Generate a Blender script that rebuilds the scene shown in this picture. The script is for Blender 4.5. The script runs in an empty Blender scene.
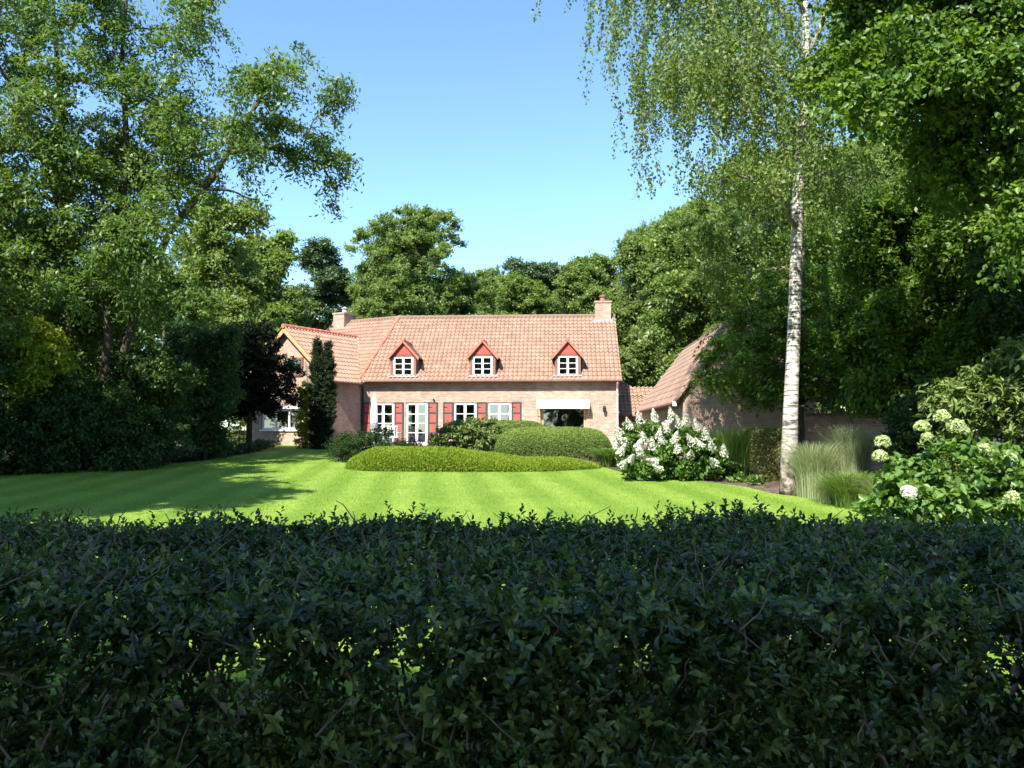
import bpy, bmesh, math, random
import numpy as np
from mathutils import Vector, Matrix

random.seed(7)
RNG = np.random.default_rng(11)
C = bpy.context.scene.collection
R = math.radians

# ------------------------------------------------------------------ camera, light, exposure
CAMZ, FPX, HORIZ = 1.7, 796.4, 430.0
PITCH = math.atan((HORIZ - 384.0) / FPX)
cam = bpy.data.objects.new('camera', bpy.data.cameras.new('camera'))
cam.data.sensor_width = 36.0
cam.data.lens = 28.0
cam.data.clip_start = 0.05
cam.data.clip_end = 5000
cam.location = (0, 0, CAMZ)
cam.rotation_euler = (math.pi / 2 + PITCH, 0, 0)
C.objects.link(cam)
bpy.context.scene.camera = cam

SUN_AZ, SUN_EL = R(-25.0), R(46.0)      # azimuth: sun stands behind the camera, to its left
SD = Vector((math.sin(SUN_AZ) * math.cos(SUN_EL), -math.cos(SUN_AZ) * math.cos(SUN_EL), math.sin(SUN_EL)))
sun = bpy.data.objects.new('sun', bpy.data.lights.new('sun', 'SUN'))
sun.data.energy = 4.4
sun.data.angle = R(0.53)
sun.data.color = (1.0, 0.955, 0.87)
sun.rotation_euler = SD.to_track_quat('Z', 'Y').to_euler()
C.objects.link(sun)

world = bpy.data.worlds.new('World')
bpy.context.scene.world = world
world.use_nodes = True
wn = world.node_tree
bg = wn.nodes['Background']
sky = wn.nodes.new('ShaderNodeTexSky')
sky.sky_type = 'NISHITA'
sky.sun_disc = False
sky.sun_elevation = SUN_EL
sky.sun_rotation = math.atan2(SD.x, SD.y)
sky.air_density = 1.0
sky.dust_density = 0.15
sky.ozone_density = 1.6
tint = wn.nodes.new('ShaderNodeVectorMath')
tint.operation = 'MULTIPLY'
tint.inputs[1].default_value = (0.78, 0.94, 1.07)
wn.links.new(sky.outputs[0], tint.inputs[0])
wn.links.new(tint.outputs[0], bg.inputs[0])
bg.inputs[1].default_value = 0.105

sc = bpy.context.scene
sc.view_settings.view_transform = 'Standard'
sc.view_settings.look = 'None'
sc.view_settings.exposure = 1.6
sc.view_settings.gamma = 1.0
sc.view_settings.use_curve_mapping = False
sc.cycles.max_bounces = 7
sc.cycles.diffuse_bounces = 3
sc.cycles.glossy_bounces = 3
sc.cycles.transmission_bounces = 4
sc.cycles.transparent_max_bounces = 8
sc.cycles.sample_clamp_indirect = 6.0

# ------------------------------------------------------------------ terrain and picture-to-ground helpers
def gz(y):
    return 1.0 * min(max((y - 6.0) / 31.0, 0.0), 1.0)
_f = Vector((0, math.cos(PITCH), math.sin(PITCH)))
_u = Vector((0, -math.sin(PITCH), math.cos(PITCH)))
def ray(px, py):
    d = _f + Vector((1, 0, 0)) * ((px - 512) / FPX) + _u * ((384 - py) / FPX)
    return d / d.y
def P(px, py, d):
    r = ray(px, py)
    return Vector((r.x * d, d, CAMZ + r.z * d))
def G(px, d):
    return Vector(((px - 512) / FPX * d * (math.cos(PITCH)), d, gz(d)))
def GP(px, py):
    r = ray(px, py)
    d = 3.0
    while d < 60 and CAMZ + r.z * d > gz(d):
        d += 0.02
    return Vector((r.x * d, d, gz(d)))
def sz(px, d):
    return px * d / FPX

# ------------------------------------------------------------------ materials
def newmat(name):
    m = bpy.data.materials.new(name)
    m.use_nodes = True
    nt = m.node_tree
    return m, nt, nt.nodes['Principled BSDF']
def N(nt, t, **kw):
    n = nt.nodes.new(t)
    for k, v in kw.items():
        setattr(n, k, v)
    return n
def ramp(nt, stops):
    r = N(nt, 'ShaderNodeValToRGB')
    e = r.color_ramp.elements
    while len(e) < len(stops):
        e.new(0.5)
    for i, (p, c) in enumerate(stops):
        e[i].position = p
        e[i].color = (c[0], c[1], c[2], 1)
    return r
def leafmat(name, dark, mid, light, trans=0.3, rough=0.45, spec=0.4, tr=(1.5, 1.5, 0.5)):
    m, nt, b = newmat(name)
    a = N(nt, 'ShaderNodeAttribute', attribute_name='rnd')
    r = ramp(nt, [(0.0, dark), (0.5, mid), (1.0, light)])
    nt.links.new(a.outputs['Fac'], r.inputs[0])
    nt.links.new(r.outputs[0], b.inputs['Base Color'])
    b.inputs['Roughness'].default_value = rough
    b.inputs['Specular IOR Level'].default_value = spec
    t = N(nt, 'ShaderNodeBsdfTranslucent')
    mul = N(nt, 'ShaderNodeVectorMath', operation='MULTIPLY')
    mul.inputs[1].default_value = tr
    nt.links.new(r.outputs[0], mul.inputs[0])
    nt.links.new(mul.outputs[0], t.inputs[0])
    mx = N(nt, 'ShaderNodeMixShader')
    mx.inputs[0].default_value = trans
    nt.links.new(b.outputs[0], mx.inputs[1])
    nt.links.new(t.outputs[0], mx.inputs[2])
    nt.links.new(mx.outputs[0], nt.nodes['Material Output'].inputs[0])
    return m
def surf(name, c1, c2, scale=6.0, rough=0.7, bump=0.15, stretch=(1, 1, 1), spec=0.3, detail=5.0, lo=0.35, hi=0.65):
    m, nt, b = newmat(name)
    tc = N(nt, 'ShaderNodeTexCoord')
    mp = N(nt, 'ShaderNodeMapping')
    mp.inputs['Scale'].default_value = stretch
    nt.links.new(tc.outputs['Object'], mp.inputs[0])
    no = N(nt, 'ShaderNodeTexNoise')
    no.inputs['Scale'].default_value = scale
    no.inputs['Detail'].default_value = detail
    nt.links.new(mp.outputs[0], no.inputs['Vector'])
    r = ramp(nt, [(lo, c1), (hi, c2)])
    nt.links.new(no.outputs[0], r.inputs[0])
    nt.links.new(r.outputs[0], b.inputs['Base Color'])
    b.inputs['Roughness'].default_value = rough
    b.inputs['Specular IOR Level'].default_value = spec
    if bump:
        bp = N(nt, 'ShaderNodeBump')
        bp.inputs['Strength'].default_value = bump
        bp.inputs['Distance'].default_value = 0.02
        nt.links.new(no.outputs[0], bp.inputs['Height'])
        nt.links.new(bp.outputs[0], b.inputs['Normal'])
    return m
def brickmat(name, c1, c2, mortar):
    m, nt, b = newmat(name)
    tc = N(nt, 'ShaderNodeTexCoord')
    s = N(nt, 'ShaderNodeSeparateXYZ'); nt.links.new(tc.outputs['Object'], s.inputs[0])
    sn = N(nt, 'ShaderNodeSeparateXYZ'); nt.links.new(tc.outputs['Normal'], sn.inputs[0])
    ax = N(nt, 'ShaderNodeMath', operation='ABSOLUTE'); nt.links.new(sn.outputs[0], ax.inputs[0])
    ay = N(nt, 'ShaderNodeMath', operation='ABSOLUTE'); nt.links.new(sn.outputs[1], ay.inputs[0])
    gt = N(nt, 'ShaderNodeMath', operation='GREATER_THAN'); nt.links.new(ax.outputs[0], gt.inputs[0]); nt.links.new(ay.outputs[0], gt.inputs[1])
    mx = N(nt, 'ShaderNodeMix', data_type='FLOAT')
    nt.links.new(gt.outputs[0], mx.inputs[0]); nt.links.new(s.outputs[0], mx.inputs[2]); nt.links.new(s.outputs[1], mx.inputs[3])
    cb = N(nt, 'ShaderNodeCombineXYZ'); nt.links.new(mx.outputs[0], cb.inputs[0]); nt.links.new(s.outputs[2], cb.inputs[1])
    br = N(nt, 'ShaderNodeTexBrick')
    br.inputs['Scale'].default_value = 1.0
    br.inputs['Brick Width'].default_value = 0.22
    br.inputs['Row Height'].default_value = 0.068
    br.inputs['Mortar Size'].default_value = 0.007
    br.inputs['Bias'].default_value = 0.0
    br.inputs['Color1'].default_value = (*c1, 1); br.inputs['Color2'].default_value = (*c2, 1); br.inputs['Mortar'].default_value = (*mortar, 1)
    nt.links.new(cb.outputs[0], br.inputs['Vector'])
    no = N(nt, 'ShaderNodeTexNoise'); no.inputs['Scale'].default_value = 2.3; no.inputs['Detail'].default_value = 6
    nt.links.new(tc.outputs['Object'], no.inputs['Vector'])
    rr = ramp(nt, [(0.3, (0.78, 0.76, 0.74)), (0.7, (1.12, 1.1, 1.08))]); nt.links.new(no.outputs[0], rr.inputs[0])
    mu = N(nt, 'ShaderNodeMix', data_type='RGBA', blend_type='MULTIPLY'); mu.inputs[0].default_value = 1
    nt.links.new(br.outputs[0], mu.inputs[6]); nt.links.new(rr.outputs[0], mu.inputs[7])
    nt.links.new(mu.outputs[2], b.inputs['Base Color'])
    b.inputs['Roughness'].default_value = 0.9
    b.inputs['Specular IOR Level'].default_value = 0.2
    bp = N(nt, 'ShaderNodeBump'); bp.inputs['Strength'].default_value = 0.5; bp.inputs['Distance'].default_value = 0.01
    inv = N(nt, 'ShaderNodeMath', operation='SUBTRACT'); inv.inputs[0].default_value = 1.0
    nt.links.new(br.outputs['Fac'], inv.inputs[1]); nt.links.new(inv.outputs[0], bp.inputs['Height'])
    nt.links.new(bp.outputs[0], b.inputs['Normal'])
    return m
def tilemat(name, c1, c2, c3):
    m, nt, b = newmat(name)
    a = N(nt, 'ShaderNodeAttribute', attribute_name='rnd')
    r = ramp(nt, [(0.0, c1), (0.5, c2), (1.0, c3)])
    nt.links.new(a.outputs['Fac'], r.inputs[0])
    tc = N(nt, 'ShaderNodeTexCoord')
    no = N(nt, 'ShaderNodeTexNoise'); no.inputs['Scale'].default_value = 1.3; no.inputs['Detail'].default_value = 8
    nt.links.new(tc.outputs['Object'], no.inputs['Vector'])
    rr = ramp(nt, [(0.3, (0.86, 0.87, 0.88)), (0.68, (1.07, 1.07, 1.06))]); nt.links.new(no.outputs[0], rr.inputs[0])
    mu = N(nt, 'ShaderNodeMix', data_type='RGBA', blend_type='MULTIPLY'); mu.inputs[0].default_value = 1
    nt.links.new(r.outputs[0], mu.inputs[6]); nt.links.new(rr.outputs[0], mu.inputs[7])
    nt.links.new(mu.outputs[2], b.inputs['Base Color'])
    b.inputs['Roughness'].default_value = 0.75
    b.inputs['Specular IOR Level'].default_value = 0.3
    return m
def glassmat(name, base, fac):
    m, nt, b = newmat(name)
    tr = N(nt, 'ShaderNodeBsdfTransparent'); tr.inputs[0].default_value = (*base, 1)
    gl = N(nt, 'ShaderNodeBsdfGlossy'); gl.inputs['Roughness'].default_value = 0.02; gl.inputs[0].default_value = (0.9, 0.93, 0.95, 1)
    tc = N(nt, 'ShaderNodeTexCoord')
    no = N(nt, 'ShaderNodeTexNoise'); no.inputs['Scale'].default_value = 1.2
    nt.links.new(tc.outputs['Object'], no.inputs['Vector'])
    bp = N(nt, 'ShaderNodeBump'); bp.inputs['Strength'].default_value = 0.12; bp.inputs['Distance'].default_value = 0.02
    nt.links.new(no.outputs[0], bp.inputs['Height']); nt.links.new(bp.outputs[0], gl.inputs['Normal'])
    lw = N(nt, 'ShaderNodeFresnel'); lw.inputs[0].default_value = 1.5
    ad = N(nt, 'ShaderNodeMath', operation='ADD'); ad.inputs[1].default_value = fac; nt.links.new(lw.outputs[0], ad.inputs[0])
    mx = N(nt, 'ShaderNodeMixShader'); nt.links.new(ad.outputs[0], mx.inputs[0])
    nt.links.new(tr.outputs[0], mx.inputs[1]); nt.links.new(gl.outputs[0], mx.inputs[2])
    nt.links.new(mx.outputs[0], nt.nodes['Material Output'].inputs[0])
    return m

M = {}
M['brick'] = brickmat('brick', (0.29, 0.19, 0.142), (0.41, 0.295, 0.23), (0.44, 0.38, 0.33))
M['brick_pale'] = brickmat('brick_pale', (0.34, 0.22, 0.16), (0.45, 0.31, 0.235), (0.42, 0.36, 0.31))
M['brick_dark'] = brickmat('brick_dark', (0.33, 0.19, 0.14), (0.42, 0.27, 0.20), (0.40, 0.33, 0.28))
M['tile'] = tilemat('roof_tile', (0.255, 0.150, 0.100), (0.29, 0.178, 0.122), (0.33, 0.21, 0.148))
M['tile_old'] = tilemat('roof_tile_old', (0.19, 0.122, 0.088), (0.235, 0.152, 0.112), (0.29, 0.195, 0.148))
M['ridge'] = surf('ridge_tile', (0.42, 0.12, 0.075), (0.52, 0.18, 0.11), 5)
M['white'] = surf('white_paint', (0.76, 0.76, 0.74), (0.84, 0.84, 0.82), 3, 0.45, 0.03)
M['cream'] = surf('cream_paint', (0.42, 0.25, 0.125), (0.50, 0.31, 0.165), 4, 0.5, 0.05)
M['red'] = surf('red_paint', (0.40, 0.070, 0.052), (0.46, 0.092, 0.070), 3, 0.5, 0.04)
M['green_dark'] = surf('dark_green_paint', (0.035, 0.05, 0.05), (0.05, 0.07, 0.065), 4, 0.45, 0.04)
M['brown'] = surf('brown_wood', (0.16, 0.08, 0.055), (0.22, 0.115, 0.08), 5, 0.65, 0.1, (1, 1, 0.2))
M['soffit'] = surf('soffit_wood', (0.09, 0.05, 0.035), (0.13, 0.07, 0.05), 5, 0.7, 0.1)
M['lead'] = surf('lead_flashing', (0.22, 0.22, 0.23), (0.32, 0.32, 0.325), 4, 0.5, 0.1)
M['zinc'] = surf('zinc', (0.34, 0.33, 0.33), (0.44, 0.43, 0.42), 5, 0.45, 0.05)
M['pipe_pink'] = surf('painted_pipe', (0.50, 0.40, 0.36), (0.58, 0.48, 0.43), 5, 0.5, 0.03)
M['black'] = surf('black_metal', (0.015, 0.015, 0.015), (0.03, 0.03, 0.03), 8, 0.5, 0.03)
M['fabric_white'] = surf('white_canvas', (0.74, 0.74, 0.72), (0.80, 0.80, 0.78), 20, 0.9, 0.05)
M['fabric_shadow'] = surf('shadow_canvas', (0.22, 0.26, 0.30), (0.28, 0.32, 0.35), 20, 0.9, 0.05)  # parasol shadow put into a grey-blue canvas colour
M['room'] = surf('room_plaster', (0.40, 0.36, 0.32), (0.46, 0.42, 0.37), 2, 0.9, 0)
M['curtain'] = surf('net_curtain', (0.6, 0.58, 0.54), (0.7, 0.68, 0.64), 9, 0.95, 0.1, (3, 3, 0.1))
M['glass'] = glassmat('window_glass', (0.62, 0.64, 0.63), 0.20)
M['glass_big'] = glassmat('picture_window_glass', (0.35, 0.37, 0.36), 0.16)
M['bark'] = surf('bark', (0.04, 0.030, 0.022), (0.09, 0.07, 0.055), 9, 0.9, 0.8, (1, 1, 0.25))
M['bark_light'] = surf('grey_bark', (0.13, 0.105, 0.08), (0.25, 0.21, 0.17), 9, 0.9, 0.8, (1, 1, 0.25))
M['twig'] = surf('hedge_twig', (0.09, 0.062, 0.042), (0.19, 0.135, 0.09), 20, 0.85, 0.3)
M['terracotta'] = surf('terracotta', (0.42, 0.19, 0.11), (0.5, 0.24, 0.15), 8, 0.8, 0.1)
M['soil'] = surf('mulch_soil', (0.055, 0.038, 0.026), (0.15, 0.105, 0.075), 9, 0.95, 0.6, detail=10)
M['ground'] = surf('leaf_litter_ground', (0.035, 0.035, 0.016), (0.085, 0.075, 0.04), 2.5, 0.95, 0.5, detail=12)
M['paving'] = surf('terrace_paving', (0.32, 0.29, 0.25), (0.42, 0.38, 0.33), 5, 0.9, 0.2)

# birch bark: white, dark horizontal lenticels and fissured base
def birchmat():
    m, nt, b = newmat('birch_bark')
    tc = N(nt, 'ShaderNodeTexCoord')
    mp = N(nt, 'ShaderNodeMapping'); mp.inputs['Scale'].default_value = (2.2, 2.2, 14)
    nt.links.new(tc.outputs['Object'], mp.inputs[0])
    n1 = N(nt, 'ShaderNodeTexNoise'); n1.inputs['Scale'].default_value = 1.6; n1.inputs['Detail'].default_value = 6; n1.inputs['Roughness'].default_value = 0.7
    nt.links.new(mp.outputs[0], n1.inputs['Vector'])
    r1 = ramp(nt, [(0.39, (0.03, 0.026, 0.022)), (0.46, (0.26, 0.225, 0.19)), (0.60, (0.58, 0.545, 0.49))])
    nt.links.new(n1.outputs[0], r1.inputs[0])
    n2 = N(nt, 'ShaderNodeTexNoise'); n2.inputs['Scale'].default_value = 7; n2.inputs['Detail'].default_value = 8
    nt.links.new(tc.outputs['Object'], n2.inputs['Vector'])
    r2 = ramp(nt, [(0.40, (0.05, 0.04, 0.032)), (0.64, (0.36, 0.29, 0.23))])
    nt.links.new(n2.outputs[0], r2.inputs[0])
    s = N(nt, 'ShaderNodeSeparateXYZ'); nt.links.new(tc.outputs['Object'], s.inputs[0])
    ad = N(nt, 'ShaderNodeMath', operation='MULTIPLY_ADD'); ad.inputs[1].default_value = 1.6; nt.links.new(n2.outputs[0], ad.inputs[0]); nt.links.new(s.outputs[2], ad.inputs[2])
    mr = N(nt, 'ShaderNodeMapRange'); mr.inputs[1].default_value = 1.1; mr.inputs[2].default_value = 2.5; nt.links.new(ad.outputs[0], mr.inputs[0])
    mx = N(nt, 'ShaderNodeMix', data_type='RGBA'); nt.links.new(mr.outputs[0], mx.inputs[0])
    nt.links.new(r2.outputs[0], mx.inputs[6]); nt.links.new(r1.outputs[0], mx.inputs[7])
    nt.links.new(mx.outputs[2], b.inputs['Base Color'])
    b.inputs['Roughness'].default_value = 0.75
    bp = N(nt, 'ShaderNodeBump'); bp.inputs['Strength'].default_value = 0.6; bp.inputs['Distance'].default_value = 0.02
    nt.links.new(n1.outputs[0], bp.inputs['Height']); nt.links.new(bp.outputs[0], b.inputs['Normal'])
    return m
M['birch'] = birchmat()

def lawnmat():
    m, nt, b = newmat('mown_lawn')
    tc = N(nt, 'ShaderNodeTexCoord')
    mp = N(nt, 'ShaderNodeMapping'); mp.inputs['Rotation'].default_value = (0, 0, -0.10)
    nt.links.new(tc.outputs['Object'], mp.inputs[0])
    w = N(nt, 'ShaderNodeTexWave', wave_type='BANDS', bands_direction='X', wave_profile='SIN')
    w.inputs['Scale'].default_value = 0.2856; w.inputs['Distortion'].default_value = 1.3; w.inputs['Detail'].default_value = 2; w.inputs['Detail Scale'].default_value = 0.25
    nt.links.new(mp.outputs[0], w.inputs['Vector'])
    r = ramp(nt, [(0.2, (0.142, 0.236, 0.028)), (0.8, (0.197, 0.290, 0.042))]); nt.links.new(w.outputs['Fac'], r.inputs[0])
    n1 = N(nt, 'ShaderNodeTexNoise'); n1.inputs['Scale'].default_value = 0.9; n1.inputs['Detail'].default_value = 9; n1.inputs['Roughness'].default_value = 0.65
    nt.links.new(tc.outputs['Object'], n1.inputs['Vector'])
    r1 = ramp(nt, [(0.3, (0.74, 0.80, 0.75)), (0.7, (1.18, 1.1, 1.25))]); nt.links.new(n1.outputs[0], r1.inputs[0])
    mu = N(nt, 'ShaderNodeMix', data_type='RGBA', blend_type='MULTIPLY'); mu.inputs[0].default_value = 1
    nt.links.new(r.outputs[0], mu.inputs[6]); nt.links.new(r1.outputs[0], mu.inputs[7])
    n2 = N(nt, 'ShaderNodeTexNoise'); n2.inputs['Scale'].default_value = 38; n2.inputs['Detail'].default_value = 6
    nt.links.new(tc.outputs['Object'], n2.inputs['Vector'])
    r2 = ramp(nt, [(0.3, (0.72, 0.76, 0.7)), (0.7, (1.2, 1.15, 1.2))]); nt.links.new(n2.outputs[0], r2.inputs[0])
    mu2 = N(nt, 'ShaderNodeMix', data_type='RGBA', blend_type='MULTIPLY'); mu2.inputs[0].default_value = 1
    nt.links.new(mu.outputs[2], mu2.inputs[6]); nt.links.new(r2.outputs[0], mu2.inputs[7])
    nt.links.new(mu2.outputs[2], b.inputs['Base Color'])
    b.inputs['Roughness'].default_value = 0.8; b.inputs['Specular IOR Level'].default_value = 0.15
    bp = N(nt, 'ShaderNodeBump'); bp.inputs['Strength'].default_value = 0.5; bp.inputs['Distance'].default_value = 0.03
    nt.links.new(n2.outputs[0], bp.inputs['Height']); nt.links.new(bp.outputs[0], b.inputs['Normal'])
    return m
M['lawn'] = lawnmat()

L = {}
L['oak'] = leafmat('oak_leaf', (0.088, 0.145, 0.040), (0.15, 0.215, 0.064), (0.22, 0.275, 0.10), 0.48)
L['ash'] = leafmat('light_leaf', (0.085, 0.15, 0.034), (0.15, 0.22, 0.056), (0.225, 0.28, 0.09), 0.45)
L['pine'] = leafmat('pine_needle', (0.04, 0.075, 0.03), (0.07, 0.115, 0.045), (0.10, 0.15, 0.06), 0.2)
L['locust'] = leafmat('locust_leaf', (0.05, 0.105, 0.026), (0.095, 0.165, 0.038), (0.18, 0.235, 0.06), 0.45)
L['maple'] = leafmat('maple_leaf', (0.05, 0.105, 0.016), (0.09, 0.17, 0.024), (0.17, 0.25, 0.042), 0.45)
L['birch'] = leafmat('birch_leaf', (0.075, 0.13, 0.03), (0.14, 0.205, 0.05), (0.23, 0.28, 0.095), 0.42, 0.5, 0.3)
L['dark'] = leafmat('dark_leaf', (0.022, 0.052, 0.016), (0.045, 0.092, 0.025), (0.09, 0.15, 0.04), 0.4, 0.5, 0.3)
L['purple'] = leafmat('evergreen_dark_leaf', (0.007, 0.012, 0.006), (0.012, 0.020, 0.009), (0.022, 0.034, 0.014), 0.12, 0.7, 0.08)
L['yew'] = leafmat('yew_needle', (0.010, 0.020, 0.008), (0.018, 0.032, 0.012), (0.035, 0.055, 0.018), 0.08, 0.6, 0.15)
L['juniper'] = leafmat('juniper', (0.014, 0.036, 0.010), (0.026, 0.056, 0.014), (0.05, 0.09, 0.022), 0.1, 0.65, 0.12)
L['box'] = leafmat('clipped_leaf', (0.075, 0.13, 0.03), (0.135, 0.20, 0.045), (0.21, 0.275, 0.055), 0.25, 0.6, 0.15)
L['heath'] = leafmat('low_mound_leaf', (0.125, 0.19, 0.018), (0.17, 0.245, 0.025), (0.215, 0.285, 0.035), 0.3, 0.7, 0.08)
L['rhodo'] = leafmat('rhododendron_leaf', (0.075, 0.125, 0.028), (0.135, 0.195, 0.048), (0.215, 0.26, 0.09), 0.25, 0.45, 0.3)
L['hyd'] = leafmat('hydrangea_leaf', (0.055, 0.12, 0.022), (0.10, 0.19, 0.035), (0.17, 0.26, 0.06), 0.35, 0.4)
L['petal'] = leafmat('white_petal', (0.48, 0.49, 0.36), (0.62, 0.61, 0.53), (0.74, 0.73, 0.67), 0.25, 0.6, 0.2, (1.0, 1.0, 0.95))
L['petal_green'] = leafmat('pale_green_petal', (0.30, 0.40, 0.13), (0.42, 0.49, 0.21), (0.54, 0.57, 0.32), 0.3, 0.6, 0.2, (1.0, 1.0, 0.9))
L['grass_fresh'] = leafmat('fresh_grass_blade', (0.07, 0.14, 0.025), (0.12, 0.20, 0.04), (0.20, 0.27, 0.075), 0.35)
L['grass_silver'] = leafmat('silver_grass_blade', (0.17, 0.22, 0.10), (0.27, 0.32, 0.165), (0.40, 0.42, 0.26), 0.35)
L['climber'] = leafmat('yellow_green_leaf', (0.16, 0.23, 0.02), (0.26, 0.33, 0.035), (0.36, 0.40, 0.06), 0.4)
L['privet'] = leafmat('privet_leaf', (0.022, 0.038, 0.010), (0.050, 0.080, 0.020), (0.17, 0.20, 0.05), 0.28, 0.26, 0.5, (1.3, 1.7, 0.4))
L['brownleaf'] = leafmat('withered_leaf', (0.07, 0.045, 0.03), (0.12, 0.085, 0.06), (0.2, 0.16, 0.12), 0.15)
L['ivy'] = leafmat('ground_cover_leaf', (0.02, 0.045, 0.018), (0.04, 0.075, 0.03), (0.07, 0.11, 0.05), 0.2)

# ------------------------------------------------------------------ object helpers
def tag(o, label=None, cat=None, group=None, kind=None):
    if label: o['label'] = label
    if cat: o['category'] = cat
    if group: o['group'] = group
    if kind: o['kind'] = kind
    return o
def empty(name, loc, rz=0.0, label=None, cat=None, group=None):
    o = bpy.data.objects.new(name, None)
    o.empty_display_size = 0.3
    o.location = loc
    o.rotation_euler = (0, 0, rz)
    C.objects.link(o)
    return tag(o, label, cat, group)
def link(name, me, mat, parent=None, loc=(0, 0, 0), rz=0.0):
    o = bpy.data.objects.new(name, me)
    if mat and not me.materials:
        me.materials.append(mat)
    C.objects.link(o)
    o.location = loc
    o.rotation_euler = (0, 0, rz)
    if parent:
        o.parent = parent
    return o
def copy_tree(o, parent=None):
    c = o.copy()
    C.objects.link(c)
    if parent: c.parent = parent
    for ch in o.children:
        copy_tree(ch, c)
    return c

class MB:
    """collects boxes, prisms and tubes and links them as one mesh"""
    def __init__(s):
        s.v, s.f = [], []
    def add(s, v, f):
        k = len(s.v)
        s.v += [tuple(p) for p in v]
        s.f += [tuple(i + k for i in q) for q in f]
        return s
    def box(s, x0, x1, y0, y1, z0, z1):
        v = [(x0, y0, z0), (x1, y0, z0), (x1, y1, z0), (x0, y1, z0), (x0, y0, z1), (x1, y0, z1), (x1, y1, z1), (x0, y1, z1)]
        return s.add(v, [(3, 2, 1, 0), (4, 5, 6, 7), (0, 1, 5, 4), (1, 2, 6, 5), (2, 3, 7, 6), (3, 0, 4, 7)])
    def prism(s, poly, d):
        """polygon (3D points) extruded along vector d"""
        n = len(poly)
        a = [Vector(p) for p in poly]
        b = [p + Vector(d) for p in a]
        f = [tuple(range(n))[::-1], tuple(range(n, 2 * n))] + [(i, (i + 1) % n, n + (i + 1) % n, n + i) for i in range(n)]
        return s.add(a + b, f)
    def tube(s, pts, rad, n=8, cap=True):
        pts = [Vector(p) for p in pts]
        if not hasattr(rad, '__len__'): rad = [rad] * len(pts)
        vs, fs = [], []
        ref = None
        for i, p in enumerate(pts):
            t = (pts[min(i + 1, len(pts) - 1)] - pts[max(i - 1, 0)]).normalized()
            if ref is None:
                ref = Vector((1, 0, 0)) if abs(t.x) < 0.8 else Vector((0, 1, 0))
            a = (ref - t * ref.dot(t)).normalized()
            ref = a
            b = t.cross(a)
            for k in range(n):
                w = 2 * math.pi * k / n
                vs.append(p + (a * math.cos(w) + b * math.sin(w)) * rad[i])
        for i in range(len(pts) - 1):
            for k in range(n):
                k2 = (k + 1) % n
                fs.append((i * n + k, i * n + k2, (i + 1) * n + k2, (i + 1) * n + k))
        if cap:
            fs.append(tuple(range(n))[::-1]); fs.append(tuple(range((len(pts) - 1) * n, len(pts) * n)))
        return s.add(vs, fs)
    def lathe(s, prof, c=(0, 0, 0), n=16):
        vs, fs = [], []
        for r, z in prof:
            for k in range(n):
                w = 2 * math.pi * k / n
                vs.append((c[0] + r * math.cos(w), c[1] + r * math.sin(w), c[2] + z))
        for i in range(len(prof) - 1):
            for k in range(n):
                k2 = (k + 1) % n
                fs.append((i * n + k, i * n + k2, (i + 1) * n + k2, (i + 1) * n + k))
        fs.append(tuple(range(n))[::-1]); fs.append(tuple(range((len(prof) - 1) * n, len(prof) * n)))
        return s.add(vs, fs)
    def build(s, name, mat, parent=None, loc=(0, 0, 0), rz=0.0, smooth=False, bevel=0.0):
        me = bpy.data.meshes.new(name)
        me.from_pydata(s.v, [], s.f)
        if smooth: me.polygons.foreach_set('use_smooth', [True] * len(me.polygons))
        me.update()
        o = link(name, me, mat, parent, loc, rz)
        if bevel:
            bv = o.modifiers.new('bevel', 'BEVEL'); bv.width = bevel; bv.segments = 1; bv.limit_method = 'ANGLE'
        return o

def wall_mesh(mb, x0, x1, z0, z1, openings, y0, t):
    """a wall along x with real openings, front face at y0, thickness t"""
    xs = sorted(set([x0, x1] + [q for o in openings for q in o[:2]]))
    zs = sorted(set([z0, z1] + [q for o in openings for q in o[2:]]))
    def solid(i, k):
        if i < 0 or k < 0 or i >= len(xs) - 1 or k >= len(zs) - 1: return False
        cx, cz = (xs[i] + xs[i + 1]) / 2, (zs[k] + zs[k + 1]) / 2
        return not any(o[0] < cx < o[1] and o[2] < cz < o[3] for o in openings)
    for i in range(len(xs) - 1):
        for k in range(len(zs) - 1):
            if not solid(i, k): continue
            a, b, c, d = xs[i], xs[i + 1], zs[k], zs[k + 1]
            mb.add([(a, y0, c), (b, y0, c), (b, y0, d), (a, y0, d)], [(0, 1, 2, 3)])
            mb.add([(a, y0 + t, c), (b, y0 + t, c), (b, y0 + t, d), (a, y0 + t, d)], [(3, 2, 1, 0)])
            if not solid(i - 1, k): mb.add([(a, y0, c), (a, y0, d), (a, y0 + t, d), (a, y0 + t, c)], [(0, 1, 2, 3)])
            if not solid(i + 1, k): mb.add([(b, y0, c), (b, y0, d), (b, y0 + t, d), (b, y0 + t, c)], [(3, 2, 1, 0)])
            if not solid(i, k - 1): mb.add([(a, y0, c), (b, y0, c), (b, y0 + t, c), (a, y0 + t, c)], [(3, 2, 1, 0)])
            if not solid(i, k + 1): mb.add([(a, y0, d), (b, y0, d), (b, y0 + t, d), (a, y0 + t, d)], [(0, 1, 2, 3)])
    return mb

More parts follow.
